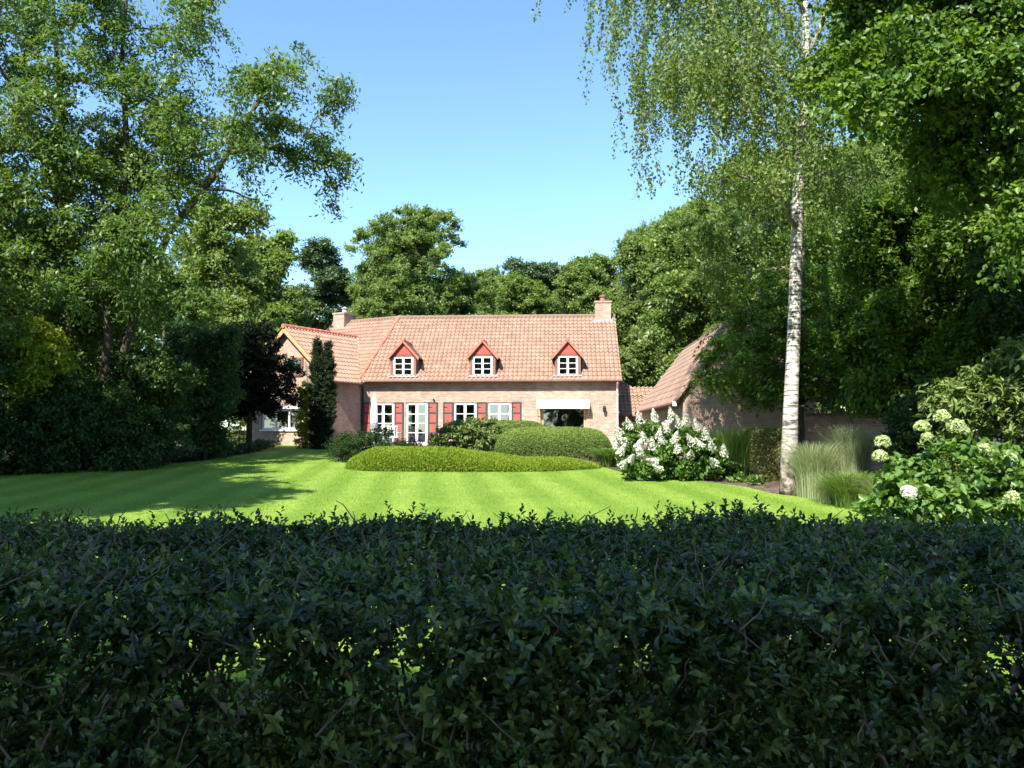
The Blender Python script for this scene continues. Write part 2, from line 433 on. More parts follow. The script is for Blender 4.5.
def attr_mesh(name, verts, faces_n, nper, rnd, smooth=True):
    """mesh from numpy arrays; faces_n quads/tris given as an index array (F, nper), one rnd value per face"""
    me = bpy.data.meshes.new(name)
    nv, nf = len(verts), len(faces_n)
    me.vertices.add(nv)
    me.vertices.foreach_set('co', np.ascontiguousarray(verts, dtype=np.float32).ravel())
    me.loops.add(nf * nper)
    me.loops.foreach_set('vertex_index', np.ascontiguousarray(faces_n, dtype=np.int32).ravel())
    me.polygons.add(nf)
    me.polygons.foreach_set('loop_start', np.arange(0, nf * nper, nper, dtype=np.int32))
    me.polygons.foreach_set('loop_total', np.full(nf, nper, dtype=np.int32))
    me.polygons.foreach_set('use_smooth', np.full(nf, smooth, dtype=bool))
    a = me.attributes.new('rnd', 'FLOAT', 'FACE')
    a.data.foreach_set('value', np.ascontiguousarray(rnd, dtype=np.float32))
    me.update(calc_edges=True)
    return me

# pantile slope: a real tiled sheet, then clipped by planes
def tile_slope(name, mat, parent, origin, along, up, width, length, clips=(), loc=(0, 0, 0), rz=0.0, tw=0.205, tc=0.32, seed=1):
    along = np.array(Vector(along).normalized()); up = np.array(Vector(up).normalized())
    nrm = np.cross(along, up)
    nu = int(round(width / tw)); nv = int(math.ceil(length / tc))
    seg = 6
    prof = np.array([0.0, 0.034, 0.048, 0.030, -0.004, -0.010])
    us = np.arange(nu * seg + 1)
    U = us * tw / seg
    H = prof[us % seg]
    rows, hs = [], []
    for k in range(nv):
        rows += [k * tc - 0.03, min((k + 1) * tc, length)]
        hs += [0.033, 0.0]
    rows = np.array(rows); hs = np.array(hs)
    V = (np.array(origin)[None, None, :] + U[None, :, None] * along + rows[:, None, None] * up + (H[None, :, None] + hs[:, None, None]) * nrm)
    nr, nc = len(rows), len(us)
    idx = np.arange(nr * nc).reshape(nr, nc)
    F = np.stack([idx[:-1, :-1], idx[:-1, 1:], idx[1:, 1:], idx[1:, :-1]], -1).reshape(-1, 4)
    rg = np.random.default_rng(seed)
    cell = np.clip(0.5 + 0.22 * rg.standard_normal((nv + 1, nu + 1)), 0, 1)
    rr = np.arange(nr - 1) // 2
    cc = np.arange(nc - 1) // seg
    rnd = cell[rr][:, cc].reshape(-1)
    me = attr_mesh(name, V.reshape(-1, 3), F, 4, rnd, False)
    if clips:
        bm = bmesh.new(); bm.from_mesh(me)
        for co, no in clips:
            bmesh.ops.bisect_plane(bm, geom=bm.verts[:] + bm.edges[:] + bm.faces[:], plane_co=co, plane_no=no, clear_outer=True)
        bm.to_mesh(me); bm.free()
    return link(name, me, mat, parent, loc, rz)

# ------------------------------------------------------------------ foliage helpers
def unit(a):
    return a / np.maximum(np.linalg.norm(a, axis=-1, keepdims=True), 1e-9)
def field(p, f, seed):
    rg = np.random.default_rng(seed)
    s = np.zeros(len(p))
    for i in range(5):
        k = unit(rg.standard_normal(3)) * f * (0.7 + 0.35 * i)
        s += np.sin(p @ k + rg.random() * 6.28)
    return s / 5.0
def leaf_quads(c, ax, nm, ln, wd):
    b = unit(np.cross(nm, ax))
    a2 = ax * (ln * 0.5)[:, None]; b2 = b * (wd * 0.5)[:, None]
    lift = nm * (ln * 0.10)[:, None]
    v = np.stack([c - a2, c + b2 + lift, c + a2, c - b2 + lift], 1).reshape(-1, 3)
    f = np.arange(len(c) * 4).reshape(-1, 4)
    return v, f
def leaf_six(c, ax, nm, ln, wd):
    """two folded quads per leaf"""
    b = unit(np.cross(nm, ax))
    a2 = ax * ln[:, None]; bw = b * wd[:, None]; up = nm * (wd * 0.28)[:, None]
    base = c - a2 * 0.5
    tip = c + a2 * 0.5 - nm * (ln * 0.10)[:, None]
    p = [base, base + a2 * 0.33 + bw * 0.5 + up, base + a2 * 0.70 + bw * 0.38 + up * 0.7, tip, base + a2 * 0.70 - bw * 0.38 + up * 0.7, base + a2 * 0.33 - bw * 0.5 + up]
    v = np.stack(p, 1).reshape(-1, 3)
    i = np.arange(len(c))[:, None] * 6
    f = np.concatenate([i + np.array([[0, 1, 2, 3]]), i + np.array([[0, 3, 4, 5]])], 1).reshape(-1, 4)
    return v, f
def leaves(name, mat, parent, arr, base, shape='quad'):
    c, ax, nm, ln, wd, rnd = arr
    nm = unit(nm - ax * (nm * ax).sum(1, keepdims=True))
    if shape == 'six':
        v, f = leaf_six(c - base, ax, nm, ln, wd); rnd = np.repeat(rnd, 2)
    else:
        v, f = leaf_quads(c - base, ax, nm, ln, wd)
    return link(name, attr_mesh(name, v, f, 4, rnd), mat, parent)
def cat(arrs):
    return tuple(np.concatenate([a[i] for a in arrs]) for i in range(6))

def sprays(rg, blobs, per, ln, spray, wd=0.5, droop=0.25, gap=None, shell=0.45, up=0.7, hjit=0.35, flat=0.6, tone=0.0):
    """blobs: (cx,cy,cz, rx,ry,rz, nclumps). leaf arrays + clump centres."""
    out, cen = [], []
    for bl in blobs:
        c0 = np.array(bl[:3], float); rad = np.array(bl[3:6], float); n = int(bl[6])
        d = unit(rg.standard_normal((n, 3)))
        r = shell + (1 - shell) * rg.random(n) ** 0.6
        wob = 1 + 0.22 * field(d, 3.1, int(abs(c0[0]) * 37 + abs(c0[2]) * 11) + 3)
        ctr = c0 + d * rad * (r * wob)[:, None]
        if gap:
            keep = field(ctr, gap[0], 5) > gap[1]
            ctr, d = ctr[keep], d[keep]
        n = len(ctr)
        if n == 0: continue
        cen.append(ctr)
        o = unit(d * (1 / rad) + np.array([0, 0, 0.15]))
        K = 4
        kd = unit(o[:, None, :] + 0.8 * rg.standard_normal((n, K, 3)) * np.array([1, 1, 0.55]))
        ci = np.repeat(np.arange(n), per)
        ki = rg.integers(0, K, n * per)
        t = rg.random(n * per) ** 0.8
        dr = kd[ci, ki]
        sl = spray * (0.7 + 0.6 * rg.random(n))[ci]
        p = ctr[ci] + dr * ((t - 0.3) * sl)[:, None] + rg.standard_normal((n * per, 3)) * (sl * 0.16)[:, None] * np.array([1, 1, flat])
        p[:, 2] -= droop * t * t * sl
        ax = unit(dr * 0.5 + 0.8 * rg.standard_normal((n * per, 3)) + np.array([0, 0, -droop]))
        nm = rg.standard_normal((n * per, 3)) * 0.55 + np.array([0, 0, up]) + o[ci] * 0.35
        L_ = ln * (1 + hjit * (rg.random(n * per) * 2 - 1))
        ct = 0.17 * rg.standard_normal(n)
        rnd = np.clip(0.5 + tone + ct[ci] + 0.15 * rg.standard_normal(n * per), 0, 1)
        out.append((p, ax, nm, L_, L_ * wd, rnd))
    return cat(out), np.concatenate(cen)

def bend(a, b, rg, sag=0.0, n=5, j=0.06):
    a, b = Vector(a), Vector(b)
    l = (b - a).length
    pts = []
    for i in range(n + 1):
        t = i / n
        p = a.lerp(b, t) + Vector((0, 0, sag * l * 4 * t * (1 - t)))
        if 0 < i < n: p += Vector(rg.standard_normal(3)) * (j * l / n * 2)
        pts.append(p)
    return pts

def tree(name, base, stems, blobs, per, ln, spray, leafm, barkm, label, category, group=None, seed=1, limbs=True, twigs=60, shape='quad', limb_r=0.35, **kw):
    """stems: list of (points, radii) in world space; limbs grow from the stems to the blob centres"""
    rg = np.random.default_rng(seed)
    root = empty(name, base, 0, label, category, group)
    arr, cen = sprays(rg, blobs, per, ln, spray, **kw)
    b = np.array(base)
    mb = MB()
    nodes = []
    for pts, rad in stems:
        mb.tube([Vector(p) - Vector(base) for p in pts], rad, 10)
        for i in range(len(pts) - 1):
            for q in range(4):
                nodes.append((Vector(pts[i]).lerp(Vector(pts[i + 1]), q / 4), rad[i] + (rad[i + 1] - rad[i]) * q / 4))
    if limbs:
        for bl in blobs:
            c0 = Vector(bl[:3])
            best = min(nodes, key=lambda q: (q[0] - c0).length + 0.7 * max(0, q[0].z - c0.z + 0.35 * (Vector((q[0].x, q[0].y, 0)) - Vector((c0.x, c0.y, 0))).length))
            l = (c0 - best[0]).length
            if l < 0.5: continue
            r0 = min(best[1] * 0.6, limb_r * 0.12 + 0.022 * l)
            pts = bend(best[0], c0, rg, 0.05)
            mb.tube([p - Vector(base) for p in pts], list(np.linspace(r0, r0 * 0.35, len(pts))), 6)
            for i, p in enumerate(pts[1:]): nodes.append((p, r0 * (1 - 0.6 * (i + 1) / len(pts))))
        pick = rg.permutation(len(cen))[:twigs]
        pos = np.array([tuple(q[0]) for q in nodes])
        for i in pick:
            d = np.linalg.norm(pos - cen[i], axis=1) + 0.5 * np.maximum(0, pos[:, 2] - cen[i][2])
            j = int(d.argmin())
            r0 = min(nodes[j][1] * 0.5, 0.045)
            pts = bend(nodes[j][0], cen[i], rg, 0.04, 4)
            mb.tube([p - Vector(base) for p in pts], list(np.linspace(r0, r0 * 0.25, len(pts))), 4, False)
    mb.build('trunk', barkm, root, smooth=True)
    leaves('crown', leafm, root, arr, b, shape)
    return root

def blob(px, py, d, rpx, n, ry=None, rz=None):
    """ellipsoid whose outline sits at a picture position when seen at depth d (used only to size and place crowns)"""
    c = P(px, py, d)
    r = sz(rpx, d)
    return (c.x, c.y, c.z, r, ry if ry else r, sz(rz, d) if rz else r, n)

# ================================================================== SETTING: ground, lawn, beds
def sheet(name, outline, lift, mat, kind='structure'):
    bm = bmesh.new()
    f = bm.faces.new([bm.verts.new((x, y, 0)) for x, y in outline])
    for yy in (6.0, 37.0):
        bmesh.ops.bisect_plane(bm, geom=bm.verts[:] + bm.edges[:] + bm.faces[:], plane_co=(0, yy, 0), plane_no=(0, 1, 0))
    for v in bm.verts: v.co.z = gz(v.co.y) + lift
    bmesh.ops.recalc_face_normals(bm, faces=bm.faces)
    for q in bm.faces:
        if q.normal.z < 0: q.normal_flip()
    me = bpy.data.meshes.new(name); bm.to_mesh(me); bm.free()
    o = link(name, me, mat)
    return tag(o, kind=kind)
sheet('ground', [(-1500, -600), (1500, -600), (1500, 2500), (-1500, 2500)], 0.0, M['ground'])

LAWN_PX = [(-60, 479), (0, 476.5), (60, 473), (100, 470), (150, 466.5), (200, 462), (240, 456), (264, 450), (256, 445.6), (330, 445.3), (336, 452), (332, 460), (342, 462), (400, 464), (500, 466), (600, 466), (622, 474), (700, 482), (735, 486), (752, 489), (772, 495), (806, 498), (832, 500), (860, 508), (880, 518), (892, 530)]
lawn_xy = []
for a, b in LAWN_PX:
    g = GP(a, b); lawn_xy.append((g.x, g.y))
# smooth the outline
def chaikin(p, n=2):
    for _ in range(n):
        q = [p[0]]
        for i in range(len(p) - 1):
            (ax, ay), (bx, by) = p[i], p[i + 1]
            q += [(ax * .75 + bx * .25, ay * .75 + by * .25), (ax * .25 + bx * .75, ay * .25 + by * .75)]
        q.append(p[-1]); p = q
    return p
lawn_xy = chaikin(lawn_xy) + [(5.2, 9.0), (5.4, 5.0), (5.4, 4.15), (-14, 4.15)]
sheet('lawn', lawn_xy, 0.02, M['lawn'])
bed = [GP(a, b) for a, b in [(610, 474), (640, 474), (700, 477), (760, 480), (815, 487), (900, 495)]]
soil_xy = [(p.x, p.y) for p in bed][::-1]
soil_lo = chaikin([(GP(a, b).x, GP(a, b).y) for a, b in [(600, 475), (625, 480), (700, 484), (735, 488), (752, 491), (772, 497), (806, 500), (832, 502), (862, 511), (885, 522), (900, 534)]])
sheet('soil', soil_lo + [(7.5, 11), (14, 13), (12, 22), (5.5, 24), (2.5, 21.5)], 0.008, M['soil'])
sheet('terrace', [(-6.5, 34.6), (4.6, 33.6), (5.0, 36.9), (-6.6, 37.4)], 0.012, M['paving'])
sheet('street', [(-200, -9), (200, -9), (200, -1.2), (-200, -1.2)], 0.006, surf('asphalt', (0.045, 0.045, 0.047), (0.065, 0.064, 0.062), 30, 0.9, 0.3))

# short grass blades, dense enough to break the flat sheet up in the near and middle lawn
def point_in(poly, x, y):
    ins = np.zeros(len(x), bool)
    j = len(poly) - 1
    for i in range(len(poly)):
        xi, yi = poly[i]; xj, yj = poly[j]
        if yi != yj:
            ins ^= ((yi > y) != (yj > y)) & (x < (xj - xi) * (y - yi) / (yj - yi) + xi)
        j = i
    return ins
rg = np.random.default_rng(5)
NB = 520000
gy = 4.3 + (rg.random(NB) ** 1.4) * 24
gx = (rg.random(NB) * 2 - 1) * (0.70 * gy + 0.8)
ok = point_in(lawn_xy, gx, gy)
gx, gy = gx[ok], gy[ok]
stripe = 0.5 - 0.5 * np.cos(5.712 * (gx * 0.995 + gy * 0.0998 + 0.10 * np.sin(gy * 0.35 + gx * 0.2)))
gh = 0.014 + 0.014 * rg.random(len(gx))
gzv = np.clip((gy - 6) / 31, 0, 1) + 0.018
th = rg.random(len(gx)) * 6.283
ww = 0.002 + gy * 0.00022
wv = np.stack([np.cos(th) * ww, np.sin(th) * ww, 0 * th], 1)
b0 = np.stack([gx, gy, gzv], 1)
tip = b0 + np.stack([rg.standard_normal(len(gx)) * 0.012, rg.standard_normal(len(gx)) * 0.012, gh], 1)
gv = np.stack([b0 - wv, b0 + wv, tip], 1).reshape(-1, 3)
L['lawn'] = leafmat('lawn_blade', (0.12, 0.215, 0.022), (0.17, 0.275, 0.034), (0.23, 0.335, 0.058), 0.3, 0.6, 0.2)
o = link('lawn_grass', attr_mesh('lawn_grass', gv, np.arange(len(gv)).reshape(-1, 3), 3, np.clip(0.32 + 0.36 * stripe + 0.20 * rg.standard_normal(len(gx)), 0, 1)), L['lawn'])
tag(o, 'short mown green grass blades of the lawn', 'grass', kind='stuff')

# ================================================================== HOUSE
HA = R(-3.4)
house = empty('house', (-1.07, 37.0, 1.0), HA, 'long brick house with orange tiled roof, three dormers and red shutters', 'house')
EZ, EY, RY, RZ = 3.00, -0.30, 4.0, 6.56       # eave height, eave y, ridge y, ridge z
SL = (RZ - EZ) / (RY - EY)
def roof_z(y): return EZ + (y - EY) * SL
LA = R(-26.2)
CL = (-6.0, 0.0, 0.0)                          # corner where the left part turns away

doors = [(-5.5, -4.45, 0.04, 1.98), (-3.9, -2.87, 0.04, 1.98)]
wins = [(-1.65, -0.59, 0.50, 1.98), (-0.06, 1.03, 0.50, 1.98)]
bigw = (2.42, 4.50, 0.35, 1.78)
mb = MB()
wall_mesh(mb, -6.0, 6.0, 0, 2.95, doors + wins + [bigw], 0.0, 0.3)
mb.box(-6.0, 6.0, 7.7, 8.0, 0, 2.95)
mb.prism([(6.0, 0.301, 0), (6.0, 7.699, 0), (6.0, 7.699, 2.95), (6.0, RY, RZ - 0.12), (6.0, 0.301, 3.3)], (-0.3, 0, 0))
mb.build('wall', M['brick'], house)
# room behind the windows
mb = MB()
mb.box(-5.98, 5.68, 0.31, 5.0, 0.0, 0.03).box(-5.98, 5.68, 5.0, 5.1, 0.0, 2.8).box(-5.98, 5.68, 0.31, 5.1, 2.8, 2.88).box(1.5, 1.6, 0.31, 5.0, 0.03, 2.8).box(-2.4, -2.3, 0.31, 5.0, 0.03, 2.8)
mb.build('interior', M['room'], house)

hipn = (4.0, -0.93, 0)                          # normal of the vertical hip plane pointing to the main side
ulen = math.hypot(RY - EY, RZ - EZ) 
upv = (0, RY - EY, RZ - EZ)
o = tile_slope('roof', M['tile'], house, (-7.2, EY, EZ), (1, 0, 0), upv, 13.33, ulen, [((-6.0, 0, 0), (-4.0, 0.93, 0))], seed=2)
roof = o
tile_slope('roof', M['tile'], house, (6.12, 2 * RY - EY, EZ), (-1, 0, 0), (0, -(RY - EY), RZ - EZ), 13.3, ulen, [((-6.0, 0, 0), (-4.0, 0.93, 0))], seed=3)
# left part turning away
tile_slope('roof', M['tile'], house, (-5.45, EY, EZ), (1, 0, 0), upv, 6.85, ulen, [((0, 0, 0), (4.0, 0.93, 0))], CL, LA, seed=4)
tile_slope('roof', M['tile'], house, (2.4, 2 * RY - EY, EZ), (-1, 0, 0), (0, -(RY - EY), RZ - EZ), 7.85, ulen, [((0, 0, 0), (4.0, 0.93, 0))], CL, LA, seed=5)
mb = MB()
mb.box(-5.3, -0.02, 0.0, 0.3, 0, 2.95).box(-5.3, 2.0, 7.7, 8.0, 0, 2.95).prism([(-5.3, 0.301, 0), (-5.3, 7.699, 0), (-5.3, 7.699, 2.95), (-5.3, RY, RZ - 0.12), (-5.3, 0.301, 3.3)], (0.3, 0, 0))
mb.build('wall', M['brick_dark'], house, CL, LA)
# ridge and hip tiles (overlapping half-round caps)
def ridge_caps(a, b, r, mat, loc=(0, 0, 0), rz=0, step=0.38):
    a, b = Vector(a), Vector(b)
    n = max(2, int((b - a).length / step))
    mb = MB()
    for i in range(n):
        p, q = a.lerp(b, i / n), a.lerp(b, (i + 1.12) / n)
        mb.tube([p, q], [r * 1.08, r * 0.9], 10)
    return mb.build('ridge_tiles', mat, house, loc, rz)
ridge_caps((-5.07, RY, RZ), (6.1, RY, RZ), 0.10, M['tile_old'])
ridge_caps((-5.45, RY, RZ), (-0.93, RY, RZ), 0.10, M['tile_old'], CL, LA)
ridge_caps((-6.0 + EY * 0.2325, EY, EZ + 0.03), (-5.07, RY, RZ + 0.02), 0.095, M['ridge'])

# gutters and soffit
mb = MB()
mb.box(-6.05, 6.1, EY + 0.02, 0.0, EZ - 0.10, EZ - 0.06)
mb.build('soffit', M['soffit'], house)
mb = MB()
mb.tube([(-6.1, EY - 0.04, EZ - 0.03), (6.14, EY - 0.04, EZ - 0.03)], 0.062, 10)
mb.build('gutter', M['brown'], house, smooth=False)
mb = MB()
mb.tube([(5.93, EY - 0.03, EZ - 0.05), (5.93, EY + 0.02, EZ - 0.16), (5.93, -0.07, EZ - 0.42), (5.93, -0.07, 0.05)], 0.045, 10)
for z in (0.6, 1.5, 2.3): mb.box(5.86, 6.0, -0.12, 0.0, z, z + 0.03)
mb.build('downpipe', M['pipe_pink'], house)
mb = MB()
mb.tube([(-5.93, EY - 0.03, EZ - 0.05), (-5.93, EY + 0.02, EZ - 0.16), (-5.93, -0.07, EZ - 0.42), (-5.93, -0.07, 0.05)], 0.04, 10)
mb.build('downpipe', M['black'], house)
# verge board on the right gable
mb = MB()
mb.prism([(6.02, EY, EZ - 0.12), (6.02, RY, RZ - 0.10), (6.02, RY, RZ - 0.26), (6.02, EY + 0.1, EZ - 0.2)], (0.03, 0, 0))
mb.build('verge_board', M['brown'], house)

# windows: frame with glazing bars, panes a sub-part
def glazed(name, x0, x1, z0, z1, cols, rows, parent, y=0.07, leafs=2, fr=0.07, bar=0.03, glass='glass', frame='white', loc=(0, 0, 0), rz=0, pname='pane'):
    mb = MB()
    def fr_box(a, b, c, d, w, y0, y1):
        mb.box(a, b, y0, y1, c, c + w); mb.box(a, b, y0, y1, d - w, d)
        mb.box(a, a + w, y0, y1, c + w, d - w); mb.box(b - w, b, y0, y1, c + w, d - w)
    fr_box(x0, x1, z0, z1, fr * 0.8, y, y + 0.09)
    g = MB()
    xa, xb, za, zb = x0 + fr * 0.8, x1 - fr * 0.8, z0 + fr * 0.8, z1 - fr * 0.8
    lw = (xb - xa) / leafs
    for i in range(leafs):
        a, b = xa + i * lw + 0.003, xa + (i + 1) * lw - 0.003
        fr_box(a, b, za + 0.003, zb - 0.003, fr, y - 0.025, y + 0.03)
        ia, ib, ic, id_ = a + fr, b - fr, za + fr, zb - fr
        for k in range(1, rows):
            zc = ic + (id_ - ic) * k / rows
            mb.box(ia, ib, y - 0.012, y + 0.02, zc - bar / 2, zc + bar / 2)
        nc = cols // leafs
        for k in range(1, nc):
            xc = ia + (ib - ia) * k / nc
            mb.box(xc - bar / 2, xc + bar / 2, y - 0.011, y + 0.019, ic, id_)
        g.add([(ia - 0.01, y + 0.008, ic - 0.01), (ib + 0.01, y + 0.008, ic - 0.01), (ib + 0.01, y + 0.008, id_ + 0.01), (ia - 0.01, y + 0.008, id_ + 0.01)], [(0, 1, 2, 3)])
    f = mb.build(name, M[frame], parent, loc, rz)
    g.build(pname, M[glass], f)
    return f
for dd in doors:
    glazed('french_door', *dd, 2, 4, house, fr=0.055, bar=0.03)
for dd in wins:
    f = glazed('window', *dd, 2, 3, house, fr=0.055, bar=0.03)
    MB().box(dd[0] - 0.06, dd[1] + 0.06, -0.07, 0.08, dd[2] - 0.06, dd[2] - 0.003).build('window_sill', M['lead'], f)
f = glazed('picture_window', *bigw, 1, 1, house, leafs=1, fr=0.06, glass='glass_big', frame='cream')
MB().box(bigw[0] - 0.06, bigw[1] + 0.06, -0.07, 0.08, bigw[2] - 0.06, bigw[2] - 0.003).build('window_sill', M['lead'], f)
# net curtains just inside
def curtain(x0, x1, z0, z1, y=0.5):
    mb = MB(); n = int((x1 - x0) / 0.05)
    for i in range(n):
        a = x0 + i * (x1 - x0) / n; b = x0 + (i + 1) * (x1 - x0) / n
        ya, yb = y + 0.03 * (i % 2), y + 0.03 * ((i + 1) % 2)
        mb.add([(a, ya, z0), (b, yb, z0), (b, yb, z1), (a, ya, z1)], [(0, 1, 2, 3)])
    mb.build('curtain', M['curtain'], house)
for a in ((-5.5, -5.2), (-3.95, -3.7), (-1.7, -1.45), (-0.72, -0.55), (-0.1, 0.12), (0.88, 1.08)): curtain(a[0], a[1], 0.1, 2.2)

# shutters: dark frame with red panels
def shutter(x0, x1, z0, z1, n):
    mb = MB()
    st = 0.075
    mb.box(x0, x0 + st, -0.05, -0.004, z0, z1); mb.box(x1 - st, x1, -0.05, -0.004, z0, z1)
    h = (z1 - z0 - st) / n
    for k in range(n + 1):
        zz = z0 + k * h
        mb.box(x0 + st, x1 - st, -0.05, -0.004, zz, zz + st)
    s = mb.build('shutter', M['green_dark'], house)
    for k in range(n):
        MB().box(x0 + st - 0.002, x1 - st + 0.002, -0.036, -0.012, z0 + k * h + st - 0.002, z0 + (k + 1) * h + 0.002).build('panel', M['red'], s)
    for z in (z0 + 0.25, z1 - 0.25): MB().box(x0 + 0.01, x0 + 0.2, -0.056, -0.051, z, z + 0.025).build('hinge', M['black'], s)
for a in ((-5.93, -5.52), (-4.43, -4.0), (-2.85, -2.40)): shutter(a[0], a[1], 0.06, 2.0, 4)
for a in ((-2.14, -1.67), (-0.57, -0.09), (1.05, 1.50)): shutter(a[0], a[1], 0.50, 2.0, 3)

# awning: white canvas on a sloping frame above the picture window
mb = MB()
mb.prism([(2.24, -0.01, 2.08), (2.24, -0.40, 1.92), (2.24, -0.42, 1.68), (2.24, -0.40, 1.68), (2.24, -0.38, 1.90), (2.24, -0.01, 2.05)], (2.40, 0, 0))
aw = mb.build('awning', M['fabric_white'], house)
mb = MB()
for x in (2.28, 4.60): MB().tube([(x, -0.39, 1.70), (x, -0.02, 1.30)], 0.018, 6).build('awning_arm', M['cream'], aw)
MB().box(2.30, 2.38, -0.04, -0.003, 0.3, 1.75).build('window_post', M['cream'], house)
# wall lamp
mb = MB()
mb.box(5.27, 5.39, -0.03, -0.003, 1.62, 1.80).tube([(5.33, -0.03, 1.72), (5.33, -0.13, 1.74)], 0.015, 6)
lamp = mb.build('wall_lamp', M['black'], house)
MB().lathe([(0.06, 0.0), (0.085, 0.16), (0.09, 0.18), (0.02, 0.25)], (5.33, -0.15, 1.52), 8).build('lamp_housing', M['black'], lamp)
# small camera-like fitting above the shutters
MB().box(-2.62, -2.56, -0.1, -0.003, 2.08, 2.16).build('wall_fitting', M['black'], house)

# dormers
def dormer(cx):
    hw, zb, ze, zt, yf = 0.60, 3.17, 4.22, 4.88, -0.05
    yb_e = (ze - EZ) / SL + EY; yb_t = (zt - EZ) / SL + EY
    mb = MB()
    # cheeks and front posts (brown boards), window opening left free
    for s in (-1, 1):
        a, b = (cx + s * hw, cx + s * (hw - 0.13))
        mb.box(min(a, b), max(a, b), yf, yf + 0.12, zb, ze)
        xi = cx + s * hw
        mb.prism([(xi, yf + 0.121, zb + 0.1), (xi, yb_e + 0.1, ze), (xi, yf + 0.121, ze)], (-s * 0.06, 0, 0))
    mb.box(cx - hw + 0.13, cx + hw - 0.13, yf, yf + 0.12, ze - 0.08, ze)
    d = mb.build('dormer', M['brown'], house)
    MB().box(cx - hw + 0.13, cx + hw - 0.13, yf + 0.3, yf + 0.32, zb, ze - 0.08).build('room_back', M['room'], d)
    # red gable board
    MB().prism([(cx - hw + 0.06, yf - 0.015, ze + 0.003), (cx + hw - 0.06, yf - 0.015, ze + 0.003), (cx, yf - 0.015, zt - 0.07)], (0, 0.05, 0)).build('gable_board', M['red'], d)
    # little tiled roof, both slopes
    ov = 0.76
    sl = Vector((ov, 0, -(zt - ze) * ov / hw))
    for s in (-1, 1):
        e = Vector((cx + s * ov, yf - 0.14, zt - (zt - ze) * ov / hw + 0.02))
        top = Vector((cx, yf - 0.14, zt + 0.02))
        mbr = MB()
        ye = (e.z - EZ) / SL + EY + 0.05
        n = 4
        for k in range(n):
            t0, t1 = k / n, (k + 1) / n
            q0, q1 = e.lerp(top, t0), e.lerp(top, t1)
            y0, y1 = ye + (yb_t + 0.1 - ye) * t0, ye + (yb_t + 0.1 - ye) * t1
            lift = Vector((0, 0, 0.03))
            mbr.add([q0 + lift, Vector((q0.x, y0, q0.z + 0.03)), Vector((q1.x, y1, q1.z)), q1, q0 - lift * 0.5, Vector((q0.x, y0, q0.z - 0.015)), q1 - lift, Vector((q1.x, y1, q1.z - 0.03))],
                    [(0, 1, 2, 3), (4, 6, 7, 5), (0, 3, 6, 4), (0, 4, 5, 1)])
        mbr.build('dormer_roof', M['tile_old'], d)
        # barge board along the front edge
        q0, q1 = e + Vector((0, -0.012, 0.0)), top + Vector((0, -0.012, 0.0))
        MB().prism([q0, q1, q1 - Vector((0, 0, 0.11)), q0 - Vector((0, 0, 0.11)) + Vector((-s * 0.03, 0, 0))], (0, 0.03, 0)).build('barge_board', M['ridge'], d)
    mbc = MB(); mbc.tube([(cx, yf - 0.17, zt + 0.02), (cx, yb_t + 0.15, zt + 0.03)], 0.07, 8)
    mbc.build('ridge_cap', M['ridge'], d)
    # window
    f = glazed('window', cx - hw + 0.135, cx + hw - 0.135, zb + 0.03, ze - 0.083, 2, 3, d, y=yf + 0.03, fr=0.045, bar=0.025)
    # lead apron under the window
    MB().prism([(cx - hw - 0.1, yf - 0.16, roof_z(yf - 0.16) + 0.085), (cx + hw + 0.1, yf - 0.16, roof_z(yf - 0.16) + 0.085), (cx + hw + 0.1, yf + 0.02, zb + 0.075), (cx - hw - 0.1, yf + 0.02, zb + 0.075)], (0, -0.004, 0.012)).build('lead_apron', M['lead'], d)
for cx in (-4.03, -0.30, 3.66): dormer(cx)

# chimneys
def chimney(cx, cy, w, dpt, z0, z1, loc=(0, 0, 0), rz=0, pot='zinc', mat='brick'):
    mb = MB()
    mb.box(cx - w / 2, cx + w / 2, cy - dpt / 2, cy + dpt / 2, z0, z1)
    mb.box(cx - w / 2 - 0.04, cx + w / 2 + 0.04, cy - dpt / 2 - 0.04, cy + dpt / 2 + 0.04, z1 + 0.001, z1 + 0.09)
    c = mb.build('chimney', M[mat], house, loc, rz)
    MB().lathe([(0.17, 0.0), (0.14, 0.22), (0.19, 0.25), (0.19, 0.30), (0.02, 0.38)], (cx, cy, z1 + 0.091), 12).build('chimney_pot', M[pot], c)
    a = MB()
    a.box(cx - w / 2 - 0.10, cx + w / 2 + 0.10, cy - dpt / 2 - 0.06, cy - dpt / 2 - 0.003, z0 + 0.35, z0 + 0.56)
    a.build('lead_flashing', M['lead'], c)
chimney(5.50, 3.95, 0.80, 0.75, 5.75, 7.18, pot='brown')
chimney(-4.55, 3.9, 0.76, 0.95, 5.3, 6.92, CL, LA, pot='lead')

# wing projecting towards the lawn on the left
WP, WW, WEZ, WRZ = 2.14, 5.28, 2.86, 5.48
wx = -WW / 2
mb = MB()
upper = (-2.52, -1.62, 3.15, 4.02)
lower = (-4.25, -1.62, 0.72, 1.66)
wall_mesh(mb, -WW, 0.0, 0, 2.9, [lower], -WP, 0.28)
mb.prism([(-WW, -WP, 2.901), (0, -WP, 2.901), (wx, -WP, WRZ - 0.1)], (0, 0.28, 0))
mb.build('wing_gable', M['brick_pale'], house, CL, LA)
MB().box(-0.28, 0.0, -WP + 0.281, -0.003, 0, 2.9).build('wing_wall', M['brick_dark'], house, CL, LA)
MB().box(-WW, -WW + 0.28, -WP + 0.281, 0, 0, 2.9).build('wing_wall', M['brick_dark'], house, CL, LA)
ws = (WRZ - WEZ) / (WW / 2 + 0.35)
wl = math.hypot(WW / 2 + 0.35, WRZ - WEZ)
